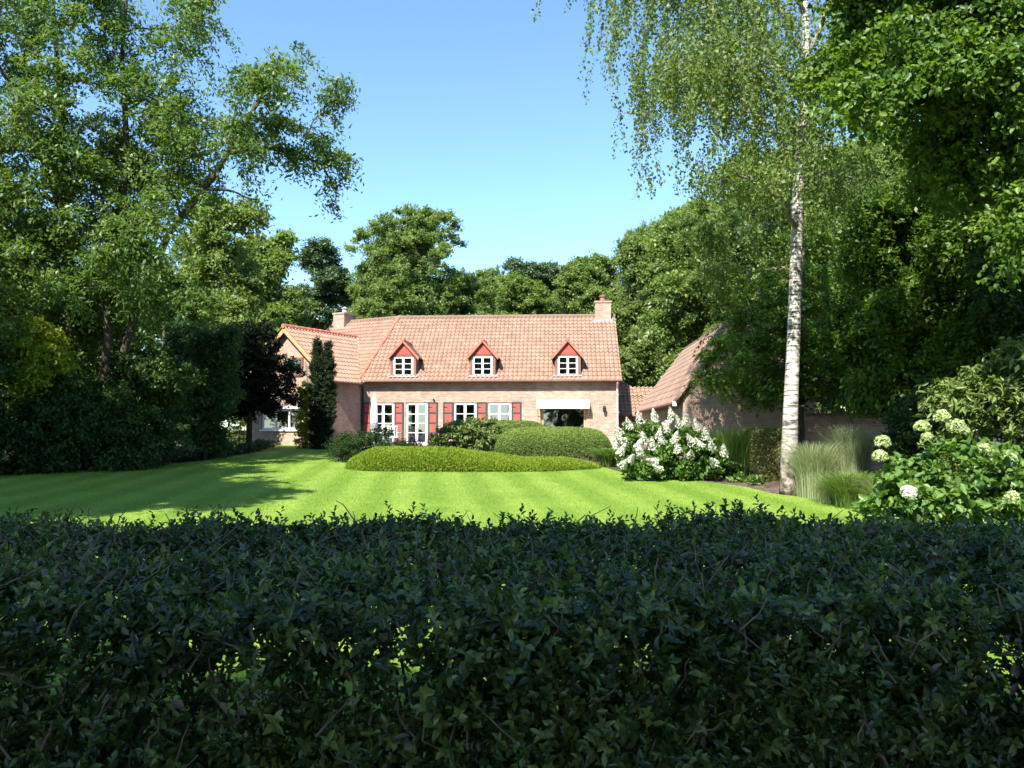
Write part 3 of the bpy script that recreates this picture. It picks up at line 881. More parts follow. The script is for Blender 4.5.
# right slope: along runs towards the house, up towards the ridge
VK = (EZ - EY * SL - (WRZ + ws * wx)) / SL      # valley between wing roof and left roof: y = -VK - ws/SL * x
VM = ws / SL
tile_slope('wing_roof', M['tile'], house, (0.35, -WP - 0.30, WEZ), (0, 1, 0), (-(WW / 2 + 0.35), 0, WRZ - WEZ), 6.5, wl, [((0, -VK, 0), (VM, 1, 0))], CL, LA, seed=7)
tile_slope('wing_roof', M['tile'], house, (-WW - 0.35, 4.3, WEZ), (0, -1, 0), ((WW / 2 + 0.35), 0, WRZ - WEZ), 6.74, wl, [((-WW, -VK, 0), (-VM, 1, 0))], CL, LA, seed=8)
ridge_caps((wx, -WP - 0.32, WRZ + 0.02), (wx, 2.75, WRZ + 0.02), 0.10, M['ridge'], CL, LA)
# valley lead
MB().prism([(0.35, -0.34, WEZ + 0.05), (0.40, -0.30, WEZ + 0.05), (wx + 0.04, 2.74, WRZ + 0.07), (wx - 0.01, 2.71, WRZ + 0.07)], (0, 0, 0.015)).build('valley_flashing', M['lead'], house, CL, LA)
# barge boards (cream) on the wing gable
for s in (-1, 1):
    xe = wx + s * (WW / 2 + 0.33)
    MB().prism([(xe, -WP - 0.27, WEZ - 0.02), (wx, -WP - 0.27, WRZ - 0.04), (wx, -WP - 0.27, WRZ - 0.28), (xe - s * 0.14, -WP - 0.27, WEZ - 0.14)], (0, 0.04, 0)).build('barge_board', M['cream'], house, CL, LA)
mb = MB()
mb.tube([(0.39, -WP - 0.3, WEZ - 0.03), (0.39, -0.45, WEZ - 0.03)], 0.055, 8)
mb.build('gutter', M['brown'], house, CL, LA)
f = glazed('window', -lower[1] * -1 - 0.0 if False else lower[0], lower[1], lower[2], lower[3], 3, 1, house, y=-WP + 0.06, leafs=3, fr=0.045, loc=CL, rz=LA)
MB().box(lower[0] - 0.05, lower[1] + 0.05, -WP - 0.08, -WP + 0.06, lower[2] - 0.07, lower[2] - 0.003).build('window_sill', M['white'], f)
MB().box(lower[0] - 0.1, lower[1] + 0.1, -WP - 0.10, -WP - 0.003, lower[3] + 0.003, lower[3] + 0.14).build('lintel', M['white'], f)
mb = MB()
mb.box(-WW + 0.3, -0.3, -WP + 0.3, -0.3, 0, 0.03).box(-WW + 0.3, -0.3, 0.5, 0.6, 0.03, 2.8)
mb.build('interior', M['room'], house, CL, LA)
f = glazed('window', *upper, 2, 1, house, y=-WP - 0.05, leafs=2, fr=0.05, loc=CL, rz=LA, frame='brown')
MB().box(upper[0] + 0.05, upper[1] - 0.05, -WP - 0.02, -WP - 0.004, upper[2] + 0.05, upper[3] - 0.05).build('dark_room_panel', M['black'], f)  # black panel stands in for the unlit room behind the pane

# low link between the house and the barn
mb = MB()
mb.box(6.001, 9.4, 1.8, 2.05, 0, 1.62).box(9.15, 9.4, 2.051, 5.6, 0, 1.62)
mb.build('link_wall', M['brick_dark'], house)
tile_slope('link_roof', M['tile'], house, (6.0, 1.45, 1.42), (1, 0, 0), (0, 2.3, 1.45), 3.44, math.hypot(2.3, 1.45), seed=9)
tile_slope('link_roof', M['tile'], house, (9.4, 6.05, 1.42), (-1, 0, 0), (0, -2.3, 1.45), 3.44, math.hypot(2.3, 1.45), seed=10)
tile_slope('link_roof', M['tile'], house, (6.0, 2.9, 2.38), (1, 0, 0), (0, 1.6, 1.0), 1.5, math.hypot(1.6, 1.15), [((6.25, 0, 3.45), (0.62, 0, 0.75))], seed=12)
MB().tube([(6.0, 1.42, 1.38), (9.4, 1.42, 1.38)], 0.055, 8).build('gutter', M['brown'], house)

# ================================================================== BARN on the right
BO = P(683, 396, 24.0)
bgz = gz(24.0)
barn = empty('barn', (BO.x, 24.0, bgz), HA, 'old brick barn with steep mossy tile roof beside the white hydrangea', 'barn')
bw, bl_, be, brz = 3.9, 12.0, 2.12, 4.62
mb = MB()
mb.prism([(0, 0, 0), (bw, 0, 0), (bw, 0, be), (bw / 2, 0, brz - 0.1), (0, 0, be)], (0, 0.3, 0))
mb.box(0, 0.3, 0.301, bl_ - 0.301, 0, be).box(bw - 0.3, bw, 0.301, bl_ - 0.301, 0, be)
mb.prism([(0, bl_ - 0.3, 0), (bw, bl_ - 0.3, 0), (bw, bl_ - 0.3, be), (bw / 2, bl_ - 0.3, brz - 0.1), (0, bl_ - 0.3, be)], (0, 0.3, 0))
mb.build('wall', M['brick_pale'], barn)
bs = (brz - be) / (bw / 2)
ov = 0.22
lnb = math.hypot(bw / 2 + ov, (bw / 2 + ov) * bs)
tile_slope('roof', M['tile_old'], barn, (-ov, bl_ + 0.1, be - ov * bs + 0.12), (0, -1, 0), (bw / 2, 0, brz - be), bl_ + 0.2, lnb, seed=20)
tile_slope('roof', M['tile_old'], barn, (bw + ov, -0.1, be - ov * bs + 0.12), (0, 1, 0), (-bw / 2, 0, brz - be), bl_ + 0.2, lnb, seed=21)
mb = MB()
for i in range(32):
    a = bl_ * i / 32; mb.tube([(bw / 2, a - 0.1, brz + 0.10), (bw / 2, a + 0.31, brz + 0.12)], [0.11, 0.09], 8)
mb.build('ridge_tiles', M['tile_old'], barn)
mb = MB(); mb.tube([(-ov - 0.06, -0.12, be - ov * bs + 0.07), (-ov - 0.06, bl_, be - ov * bs + 0.07)], 0.06, 8)
mb.build('gutter', M['brown'], barn)
MB().box(-ov - 0.12, -ov, -0.16, -0.121, be - ov * bs + 0.0, be - ov * bs + 0.14).build('gutter_end', M['white'], barn)
mb = MB()
n = 12
for i in range(n):
    t = i / n
    mb.tube([(-ov + (bw / 2 + ov) * t, -0.10, be - ov * bs + 0.15 + (bw / 2 + ov) * bs * t), (-ov + (bw / 2 + ov) * (t + 1.15 / n), -0.10, be - ov * bs + 0.15 + (bw / 2 + ov) * bs * (t + 1.15 / n))], [0.075, 0.06], 8)
mb.build('verge_tiles', M['tile_old'], barn)
mb = MB()
mb.box(0.06, 1.9, -0.012, -0.002, 2.4, 2.41)
# garden wall running right from the barn
a = G(806, 23.4); b = G(900, 22.4)
gw = empty('garden_wall', (a.x, a.y, a.z), math.atan2(b.y - a.y, b.x - a.x), 'low brick garden wall behind the grass tussocks right of the birch', 'wall')
lw_ = math.hypot(b.x - a.x, b.y - a.y)
MB().box(0, lw_, 0, 0.25, 0, 1.55).build('wall', M['brick_dark'], gw)
mb = MB()
for i in range(int(lw_ / 0.22)): mb.box(i * 0.22, i * 0.22 + 0.212, -0.03, 0.28, 1.552, 1.63)
mb.build('coping', M['tile_old'], gw)

# ================================================================== TERRACE THINGS
pp = G(374, 35.2); s = 35.2 / FPX
par = empty('parasol', pp, 0, 'tall closed white parasol standing in front of the left french door', 'parasol')
MB().tube([(0, 0, 0.05), (0, 0, 2.35)], 0.022, 8).build('pole', M['white'], par)
mb = MB()
prof = []
for z, r in ((0.62, 0.075), (0.7, 0.12), (1.2, 0.145), (1.7, 0.13), (2.1, 0.085), (2.36, 0.03)): prof.append((r, z))
vs, fs = [], []
n = 24
for r, z in prof:
    for k in range(n):
        w = 2 * math.pi * k / n; q = r * (1 + 0.22 * (k % 2) - 0.1)
        vs.append((q * math.cos(w), q * math.sin(w), z))
for i in range(len(prof) - 1):
    for k in range(n): fs.append((i * n + k, i * n + (k + 1) % n, (i + 1) * n + (k + 1) % n, (i + 1) * n + k))
fs.append(tuple(range(len(vs) - n, len(vs)))); fs.append(tuple(range(n))[::-1])
mb.add(vs, fs).build('canopy', M['fabric_white'], par)
mb = MB(); mb.lathe([(0.115, 0.78), (0.175, 0.80), (0.185, 1.08), (0.13, 1.10)], (0, 0, 0), 16).build('shadow_band', M['fabric_shadow'], par)  # grey-blue band paints the shadow on the lower part of the canopy
MB().lathe([(0.27, 0.0), (0.27, 0.05), (0.06, 0.08), (0.05, 0.3), (0.03, 0.3)], (0, 0, 0), 16).build('base', M['zinc'], par)

cp = G(394, 34.9)
ch = empty('garden_chair', cp, R(25), 'white garden chair on the terrace between parasol and french door', 'chair')
mb = MB()
for k in range(6): mb.box(-0.24, 0.24, -0.24 + k * 0.08, -0.18 + k * 0.08, 0.42, 0.445)
mb.build('seat', M['white'], ch)
mb = MB()
for k in range(5): mb.box(-0.22 + k * 0.1, -0.18 + k * 0.1, 0.235, 0.26, 0.50, 0.90)
mb.box(-0.24, 0.24, 0.23, 0.265, 0.901, 0.96).box(-0.24, 0.24, 0.23, 0.265, 0.447, 0.499)
mb.build('backrest', M['white'], ch)
for x in (-0.22, 0.22):
    for y in (-0.2, 0.22): MB().tube([(x, y, 0.418), (x * 1.08, y * 1.08, 0)], 0.02, 8).build('leg', M['white'], ch)
    MB().box(x * 1.1 - 0.025, x * 1.1 + 0.025, -0.24, 0.24, 0.63, 0.66).build('armrest', M['white'], ch)
# small cloud-pruned shrub in a pot
pb = G(385, 33.8)
pot = empty('potted_shrub', pb, 0, 'small flat-topped dark shrub in a white pot before the french door', 'potted plant')
MB().lathe([(0.17, 0), (0.24, 0.36), (0.26, 0.38), (0.26, 0.42), (0.2, 0.42)], (0, 0, 0), 14).build('pot', M['white'], pot)
MB().tube([(0, 0, 0.4), (0.03, 0, 0.6), (0, 0.02, 0.8)], [0.04, 0.03, 0.02], 6).build('stem', M['bark'], pot)
arr, _ = sprays(np.random.default_rng(41), [(pb.x, pb.y, pb.z + 0.72, 0.50, 0.45, 0.17, 60)], 40, 0.05, 0.12, shell=0.3)
leaves('foliage', L['yew'], pot, arr, np.array(pb))

# ================================================================== SHRUBS AND CLIPPED MOUNDS
def shrub(name, base, blobs, per, ln, spray, leafm, label, category, group=None, seed=1, shape='quad', stems=5, **kw):
    rg = np.random.default_rng(seed)
    root = empty(name, base, 0, label, category, group)
    arr, cen = sprays(rg, blobs, per, ln, spray, **kw)
    leaves('foliage', leafm, root, arr, np.array(base), shape)
    mb = MB()
    for i in rg.permutation(len(cen))[:stems * 3]:
        b0 = Vector((rg.standard_normal() * 0.12, rg.standard_normal() * 0.12, -0.05))
        e = Vector(cen[i]) - Vector(base)
        b0.x += e.x * 0.35; b0.y += e.y * 0.35
        mb.tube(bend(b0, e, rg, 0.03, 4), [0.028, 0.022, 0.016, 0.01, 0.006], 5)
    mb.build('stem', M['bark'], root)
    return root

def clipped(name, outline, leafm, ln, n, label, category, seed, hfun, tone_top=0.0, fuzz=0.014, upw=0.3, sides=None):
    """clipped plant: leaves on and just under a height-field surface given by hfun(x, y)->h on grid points inside; sides included by steep edge"""
    rg = np.random.default_rng(seed)
    x0, x1, y0, y1 = outline
    base = Vector(((x0 + x1) / 2, (y0 + y1) / 2, gz((y0 + y1) / 2)))
    root = empty(name, base, 0, label, category)
    # sample the surface: many random (x, y, t) then place on height t*h for sides
    x = x0 + (x1 - x0) * rg.random(n * 3); y = y0 + (y1 - y0) * rg.random(n * 3)
    h = hfun(x, y)
    ok = h > 0.02
    x, y, h = x[ok][:n * 2], y[ok][:n * 2], h[ok][:n * 2]
    e = 0.05
    hx = (hfun(x + e, y) - hfun(x - e, y)) / (2 * e); hy = (hfun(x, y + e) - hfun(x, y - e)) / (2 * e)
    sl = np.sqrt(hx * hx + hy * hy)
    w = np.sqrt(1 + np.minimum(sl, 12) ** 2)
    keep = rg.random(len(x)) < w / 3.0
    x, y, h, hx, hy = x[keep], y[keep], h[keep], hx[keep], hy[keep]
    nrm = unit(np.stack([-hx, -hy, np.ones(len(x))], 1))
    if sides:
        cx_, cy_, wx_, wy_, hh_ = sides
        k = 16000
        side = rg.integers(0, 4, k); u = rg.random(k) * 2 - 1
        sx = np.where(side == 0, wx_, np.where(side == 1, -wx_, u * wx_)); sy = np.where(side == 2, wy_, np.where(side == 3, -wy_, u * wy_))
        x = np.concatenate([x, cx_ + sx]); y = np.concatenate([y, cy_ + sy]); h = np.concatenate([h, hh_ * rg.random(k)])
        nrm = np.concatenate([nrm, np.stack([np.where(side < 2, np.sign(sx), 0), np.where(side >= 2, np.sign(sy), 0), 0.15 + 0 * u], 1)])
    p = np.stack([x, y, np.clip((y - 6) / 31, 0, 1) + h], 1)
    bump = 0.5 + 0.5 * field(p, 9.0, seed)
    depth = fuzz * (rg.standard_normal(len(x)) * 0.8) - np.abs(rg.standard_normal(len(x))) * 0.05 + 0.03 * (bump - 0.5)
    p = p + nrm * depth[:, None]
    ax = unit(nrm * upw + rg.standard_normal((len(x), 3)) * 0.6 + np.array([0, 0, upw]))
    nm = nrm * 0.8 + rg.standard_normal((len(x), 3)) * 0.6
    l = ln * (0.7 + 0.6 * rg.random(len(x)))
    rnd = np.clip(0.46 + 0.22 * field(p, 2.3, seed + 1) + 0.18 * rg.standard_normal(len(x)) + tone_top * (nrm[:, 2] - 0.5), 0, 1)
    leaves('foliage', leafm, root, (p, ax, nm, l, l * 0.5, rnd), np.array(base))
    # dense woody core so that nothing shows through
    nx, ny = 40, 24
    gx_, gy_ = np.meshgrid(np.linspace(x0, x1, nx), np.linspace(y0, y1, ny))
    hh = hfun(base.x + (gx_.ravel() - base.x) * 1.13, base.y + (gy_.ravel() - base.y) * 1.13)
    vz = np.clip((gy_.ravel() - 6) / 31, 0, 1) + np.maximum(hh - 0.14, -0.1)
    v = np.stack([gx_.ravel() - base.x, gy_.ravel() - base.y, vz - base.z], 1)
    idx = np.arange(nx * ny).reshape(ny, nx)
    F = np.stack([idx[:-1, :-1], idx[:-1, 1:], idx[1:, 1:], idx[1:, :-1]], -1).reshape(-1, 4)
    link('branches', attr_mesh('branches', v, F, 4, np.full(len(F), 0.1)), M['soil'], root)
    return root

# low bright mound: long, high at the left, tapering to the right
ml, mr_, my = G(343, 23.2).x, G(606, 22.6).x, 23.6
def h_low(x, y):
    u = (x - ml) / (mr_ - ml)
    cy = my - 0.4 * np.sin(np.clip(u, 0, 1) * 3.1)
    hw = 1.15 * np.clip(np.minimum(u / 0.10, (1 - u) / 0.25), 0, 1) ** 0.5
    v = (y - cy) / np.maximum(hw, 1e-3)
    H = 0.63 * (1 - 0.48 * np.clip((u - 0.38) / 0.32, 0, 1) ** 1.2) * np.clip(np.minimum(u / 0.12, (1 - u) / 0.15), 0, 1) ** 0.5
    return np.where((np.abs(v) < 1) & (u > 0) & (u < 1), H * np.maximum(1 - np.abs(v) ** 3.2, 0) ** 0.5, 0)
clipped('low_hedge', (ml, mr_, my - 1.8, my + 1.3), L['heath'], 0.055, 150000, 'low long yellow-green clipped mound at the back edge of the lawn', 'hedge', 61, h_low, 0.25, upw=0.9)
# big clipped cushion
bx, by = G(553.5, 27.2).x, 27.4
def h_big(x, y):
    u = np.abs((x - bx) / 2.03); v = np.abs((y - by) / 1.5)
    q = (u ** 2.6 + v ** 2.6) ** (1 / 2.6)
    return np.where(q < 1, 1.10 * np.maximum(1 - q ** 6, 0) ** 0.42 * (1 - 0.05 * u * u - 0.08 * v * v), 0)
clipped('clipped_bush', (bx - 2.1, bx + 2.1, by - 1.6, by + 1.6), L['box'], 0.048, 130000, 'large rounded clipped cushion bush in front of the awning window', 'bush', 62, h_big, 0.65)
# flatter clipped bush behind it
b2x, b2y = G(508, 31.5).x, 31.5
def h_b2(x, y):
    u = np.abs((x - b2x) / 1.9); v = np.abs((y - b2y) / 1.1)
    q = (u ** 2.4 + v ** 2.4) ** (1 / 2.4)
    return np.where(q < 1, 1.25 * np.maximum(1 - q ** 4, 0) ** 0.45, 0)
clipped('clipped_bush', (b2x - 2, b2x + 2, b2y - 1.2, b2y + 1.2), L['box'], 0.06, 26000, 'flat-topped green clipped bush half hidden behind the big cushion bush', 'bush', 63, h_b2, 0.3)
# rhododendron
g = G(472, 29.3)
shrub('rhododendron', g, [(g.x, g.y, g.z + 0.70, 1.25, 0.95, 0.66, 150), (g.x - 0.9, g.y - 0.1, g.z + 0.42, 0.65, 0.7, 0.48, 50), (g.x + 0.7, g.y + 0.2, g.z + 0.55, 0.75, 0.8, 0.55, 60)], 42, 0.13, 0.30, L['rhodo'], 'loose broad-leaved rhododendron in front of the right pair of shuttered windows', 'shrub', seed=64, shape='six', wd=0.36, shell=0.5, droop=0.1)
# junipers
g = G(364, 26.4)
shrub('juniper', g, [(g.x, g.y, g.z + 0.45, 1.0, 0.9, 0.52, 110), (g.x - 0.45, g.y, g.z + 0.36, 0.7, 0.8, 0.42, 60), (g.x + 0.8, g.y + 0.3, g.z + 0.30, 0.8, 0.7, 0.36, 60)], 110, 0.07, 0.34, L['juniper'], 'dark spreading juniper at the foot of the columnar yew', 'shrub', seed=65, shell=0.3, droop=0.0, up=0.5, wd=0.28)
g = G(408, 30.0)
shrub('juniper', g, [(g.x, g.y, g.z + 0.20, 1.1, 0.6, 0.24, 70)], 100, 0.07, 0.3, L['juniper'], 'low dark strip of juniper under the second french door', 'shrub', seed=66, shell=0.3, droop=0.0, wd=0.28)
# columnar yew
yw = G(321, 33.6)
def yewb():
    out = []
    for (ox, h0, h1, r0) in ((-0.17, 0.1, 4.32, 0.33), (0.22, 0.1, 4.12, 0.36)):
        n = 11
        for i in range(n):
            t = i / (n - 1)
            r = r0 * (0.85 + 0.25 * math.sin(t * 3.14)) * (1 - 0.75 * max(0, (t - 0.72) / 0.28) ** 1.3)
            out.append((yw.x + ox * (0.62 + 0.55 * t), yw.y, yw.z + h0 + (h1 - h0) * t, r * 0.98, r * 0.98, 0.36, 52))
    return out
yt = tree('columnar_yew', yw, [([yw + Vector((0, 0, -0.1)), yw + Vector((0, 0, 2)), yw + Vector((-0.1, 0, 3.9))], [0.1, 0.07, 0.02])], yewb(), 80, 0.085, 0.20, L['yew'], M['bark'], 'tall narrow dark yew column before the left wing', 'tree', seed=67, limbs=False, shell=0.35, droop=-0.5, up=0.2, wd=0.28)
# yellow-green climber on the wing corner
g = G(303, 33.9)
shrub('climber', g, [(g.x, g.y + 0.2, g.z + 0.4 + 0.42 * i, 0.34 - 0.03 * i, 0.26, 0.36, 30) for i in range(6)], 40, 0.09, 0.22, L['climber'], 'yellow-green climbing shrub against the corner of the left wing', 'climber', seed=68, shape='six', stems=2)
g = G(234, 34.5)
shrub('shrub', g, [(g.x, g.y, g.z + 0.45, 0.8, 0.5, 0.5, 46), (g.x + 0.3, g.y, g.z + 1.0, 0.3, 0.3, 0.5, 14)], 40, 0.09, 0.24, L['climber'], 'small sunlit yellow-green shrub under the dark trees at left', 'shrub', seed=69)

# grasses
def tussock(name, base, h, spread, n, leafm, label, seed, w=0.010, stiff=0.5, group=None, r0=0.15):
    rg = np.random.default_rng(seed)
    root = empty(name, base, 0, label, 'ornamental grass', group)
    th = rg.random(n) * 6.283
    out = spread * rg.random(n) ** 0.7
    hh = h * (0.65 + 0.4 * rg.random(n))
    b = np.stack([np.cos(th), np.sin(th), 0 * th], 1)
    st = b * (r0 * rg.random(n))[:, None] + rg.standard_normal((n, 3)) * np.array([r0 * 0.3, r0 * 0.3, 0])
    side = np.stack([-np.sin(th + 0.8 * rg.standard_normal(n)), np.cos(th), 0.2 * rg.standard_normal(n)], 1)
    side = unit(side)
    S = 5
    V = []
    for i in range(S + 1):
        t = i / S
        c = st + b * (out * t ** (1 + stiff * 2))[:, None]
        c[:, 2] += hh * (t - (1 - stiff) * 0.55 * t ** 3)
        ww = w * (1 - t) ** 0.7 * (0.7 + 0.6 * rg.random(n)) if i < S else np.zeros(n)
        V.append(c - side * ww[:, None]); V.append(c + side * ww[:, None])
    V = np.stack(V, 1)
    k = np.arange(n)[:, None] * (2 * S + 2)
    F = np.concatenate([k + np.array([[2 * i, 2 * i + 1, 2 * i + 3, 2 * i + 2]]) for i in range(S)], 1).reshape(-1, 4)
    rnd = np.repeat(np.clip(0.5 + 0.22 * rg.standard_normal(n), 0, 1), S)
    link('blades', attr_mesh('blades', V.reshape(-1, 3), F, 4, rnd), leafm, root)
    return root
tussock('grass_tussock', G(608, 24.3), 0.95, 0.75, 1100, L['grass_fresh'], 'fountain of fresh green grass between cushion bush and white hydrangea', 71, 0.011, 0.2)
tussock('grass_tussock', G(733, 20.6), 1.75, 0.75, 1300, L['grass_fresh'], 'tall fresh green grass clump between white hydrangea and box hedge', 72, 0.010, 0.55, r0=0.45)
tussock('grass_tussock', G(713, 22.0), 1.5, 0.7, 900, L['grass_fresh'], 'fresh green grass clump rising behind the white hydrangea', 73, 0.010, 0.55, r0=0.4)
tussock('grass_tussock', G(813, 16.2), 1.45, 0.62, 2000, L['grass_silver'], 'upright silvery grass clump right beside the birch trunk', 74, 0.0055, 0.6, r0=0.25)
tussock('grass_tussock', G(851, 17.6), 1.9, 0.7, 1800, L['grass_silver'], 'tall silvery grass plume in front of the garden wall', 75, 0.0055, 0.55, r0=0.25)
tussock('grass_tussock', G(852, 14.6), 1.05, 0.75, 1700, L['grass_fresh'], 'low arching fresh green grass clump in the middle of the tussocks', 76, 0.007, 0.3, r0=0.25)
tussock('grass_tussock', G(884, 14.0), 1.0, 0.7, 1300, L['grass_silver'], 'arching pale grass clump beside the pale green hydrangea', 77, 0.006, 0.3, r0=0.2)
tussock('grass_tussock', G(830, 15.2), 0.8, 0.4, 700, L['grass_silver'], 'short pale grass clump nearest the birch foot', 78, 0.006, 0.4, r0=0.2)

# box hedge beside the birch
hb = G(768, 20.2)
def h_box(x, y):
    u = np.abs((x - hb.x) / 0.52); v = np.abs((y - hb.y) / 0.7)
    q = np.maximum(u, v)
    return np.where(q < 1, 1.28 * np.maximum(1 - q ** 14, 0) ** 0.5, 0)
L['box_warm'] = leafmat('box_warm_leaf', (0.085, 0.10, 0.025), (0.16, 0.165, 0.045), (0.26, 0.235, 0.075), 0.3)
clipped('box_hedge', (hb.x - 0.6, hb.x + 0.6, hb.y - 0.8, hb.y + 0.8), L['box_warm'], 0.05, 26000, 'squared clipped hedge with bronze tint just left of the birch', 'hedge', 81, h_box, 0.0, sides=(hb.x, hb.y, 0.51, 0.69, 1.24))
g = G(742, 19.3)
shrub('ground_plant', g, [(g.x, g.y, g.z + 0.10, 0.35, 0.2, 0.12, 14)], 20, 0.10, 0.15, L['hyd'], 'small leafy plant on the bare soil left of the birch foot', 'plant', seed=82, stems=1)
g = G(757, 18.6)
shrub('ground_plant', g, [(g.x, g.y, g.z + 0.12, 0.25, 0.2, 0.14, 10)], 20, 0.10, 0.15, L['hyd'], 'small leafy plant on the soil in front of the squared hedge', 'plant', seed=83, stems=1)

# hydrangeas
def flower_head(root, base, c, d, ln, rad, n, mat, seed, cone=True, ps=0.03):
    rg = np.random.default_rng(seed)
    d = unit(np.array(d, float)[None])[0]
    t = rg.random(n)
    v = unit(rg.standard_normal((n, 3)))
    if cone:
        side = unit(v - d * (v @ d)[:, None])
        r = rad * (1 - t) ** 0.75 * (0.75 + 0.3 * rg.random(n))
        p = np.array(c) + d * (t * ln)[:, None] + side * r[:, None]
        nm = side + d * 0.4 + 0.4 * rg.standard_normal((n, 3))
    else:
        rad = rad * (1 + 0.28 * field(v, 4.0, seed))[:, None]
        up = np.where((v @ d < -0.6)[:, None], -v, v)
        p = np.array(c) + up * rad * np.array([1, 1, 0.9]) * (0.88 + 0.14 * rg.random(n))[:, None]
        nm = up + 0.4 * rg.standard_normal((n, 3))
    ax = unit(np.cross(nm, rg.standard_normal((n, 3))))
    l = ps * (0.8 + 0.5 * rg.random(n))
    arr = (p, ax, nm, l, l * 0.95, np.clip(0.5 + 0.25 * rg.standard_normal(n), 0, 1))
    leaves('flower_head', mat, root, arr, np.array(base))

hb0 = G(668, 20.0)
hy = shrub('panicle_hydrangea', hb0, [(hb0.x - 0.55, hb0.y, hb0.z + 0.72, 0.75, 0.75, 0.72, 130), (hb0.x + 0.35, hb0.y, hb0.z + 0.66, 0.85, 0.8, 0.64, 140), (hb0.x + 0.95, hb0.y, hb0.z + 0.45, 0.6, 0.6, 0.45, 60)], 26, 0.115, 0.26, L['hyd'], 'big hydrangea bush covered in white cone flowers near the barn', 'hydrangea', seed=84, shape='six', wd=0.6, shell=0.55)
HP = [(624, 440), (630, 426), (640, 420), (648, 428), (655, 418), (664, 424), (672, 416), (680, 424), (688, 430), (697, 427), (706, 436), (712, 447), (620, 452), (634, 436), (645, 440), (659, 436), (667, 430), (674, 440), (683, 436), (692, 442), (622, 464), (640, 452), (657, 460), (625, 472), (660, 468), (690, 455), (715, 462), (724, 453), (699, 470), (637, 446), (652, 446), (678, 450), (616, 446), (643, 432), (662, 442), (634, 412), (650, 408), (686, 421), (670, 452), (630, 459), (702, 445), (620, 432)]
rg = np.random.default_rng(3)
for i, (a, b) in enumerate(HP):
    if i % 5 == 3 or b < 414: continue
    dep = 18.95 + 0.006 * max(0, 470 - b) + rg.random() * 0.3
    c = P(a, b, dep)
    flower_head(hy, hb0, (c.x, c.y, c.z - 0.05), (rg.standard_normal() * 0.35 - 0.15, -0.45, 0.85 if b < 455 else 0.3), 0.31, 0.11, 170, L['petal'], 300 + i, True, 0.042)

ha = G(960, 9.6)
ah = shrub('snowball_hydrangea', ha, [(ha.x, ha.y, ha.z + 0.80, 0.72, 0.7, 0.74, 150), (ha.x - 0.50, ha.y - 0.05, ha.z + 0.68, 0.45, 0.55, 0.72, 90), (ha.x + 0.65, ha.y, ha.z + 0.62, 0.65, 0.6, 0.62, 110), (ha.x - 0.86, ha.y - 0.1, ha.z + 0.62, 0.28, 0.4, 0.62, 60), (ha.x + 1.2, ha.y + 0.1, ha.z + 0.6, 0.5, 0.6, 0.6, 60)], 17, 0.105, 0.24, L['hyd'], 'leafy hydrangea with round pale green flower heads at far right', 'hydrangea', seed=85, shape='six', wd=0.62, shell=0.6)
for i, (a, b, r) in enumerate([(882, 442, 9), (880, 457, 8.5), (922, 427, 9), (942, 417, 9), (957, 427, 10), (984, 450, 9), (909, 493, 9.5), (1012, 498, 9), (927, 437, 6), (964, 431, 6)]):
    dep = (9.0 + 0.2 * rg.random()) if b < 480 else 8.65
    c = P(a, b, dep)
    flower_head(ah, ha, tuple(c), (0, -0.2, 1), 0, sz(r * 0.84, dep), 340, L['petal' if i == 6 else 'petal_green'], 350 + i, False, 0.024)

# ================================================================== BIRCH
bb = GP(790, 495)
bd = bb.y
bpts = [P(a, b, bd + k) for a, b, k in [(790, 497, 0), (789.5, 484, 0), (789.5, 450, 0), (791, 400, 0), (794, 330, 0), (796, 260, 0.05), (798, 190, 0.1), (803, 110, 0.2), (806, 30, 0.2), (800, -70, 0.1), (803, -190, 0)]]
k = bd / FPX
brad = [12.5 * k, 10.4 * k, 9.2 * k, 8.0 * k, 7.2 * k, 6.6 * k, 6.2 * k, 5.4 * k, 4.4 * k, 3.2 * k, 1.5 * k]
birch = empty('birch_tree', bb, 0, 'white-barked birch with weeping twigs on the right of the lawn', 'tree')
mb = MB()
mb.tube([p - bb for p in bpts], [r * 0.88 for r in brad], 16)
mb.build('trunk', M['birch'], birch, smooth=True)
rg = np.random.default_rng(91)
mbl = MB()
BR = [  # start on trunk (px,py), then picture way points, depth offsets
    [(804, 100, 0.2), (775, 55, -0.6), (735, -10, -1.1), (690, -60, -1.4), (630, -75, -1.5)],
    [(803, 60, 0.2), (780, 10, 0.8), (740, -50, 1.3), (690, -95, 1.8), (640, -100, 2.2)],
    [(806, 20, 0.2), (770, -60, -0.3), (720, -130, -0.6), (655, -165, -0.8), (600, -130, -1.0)],
    [(799, 170, 0.1), (770, 130, 0.8), (735, 95, 1.3), (700, 70, 1.8), (665, 62, 2.0)],
    [(801, 140, 0.1), (770, 90, -0.8), (745, 62, -1.4), (700, 60, -1.9), (655, 75, -2.2)],
    [(804, 90, 0.2), (830, 40, -0.7), (860, 0, -1.4), (885, 10, -1.8), (900, 50, -2.0)],
    [(804, 60, 0.2), (830, 0, 0.9), (865, -50, 1.6), (890, -40, 2.0), (915, -5, 2.2)],
    [(797, 230, 0.1), (780, 200, -0.9), (755, 180, -1.5), (735, 175, -1.8), (715, 185, -2.0)],
    [(800, -60, 0.1), (760, -130, 0.6), (700, -180, 0.8), (640, -190, 0.6), (590, -140, 0.4)],
    [(798, 200, 0.1), (812, 180, 0.9), (830, 172, 1.5), (850, 178, 1.9), (862, 195, 2.1)],
]
BRp = []
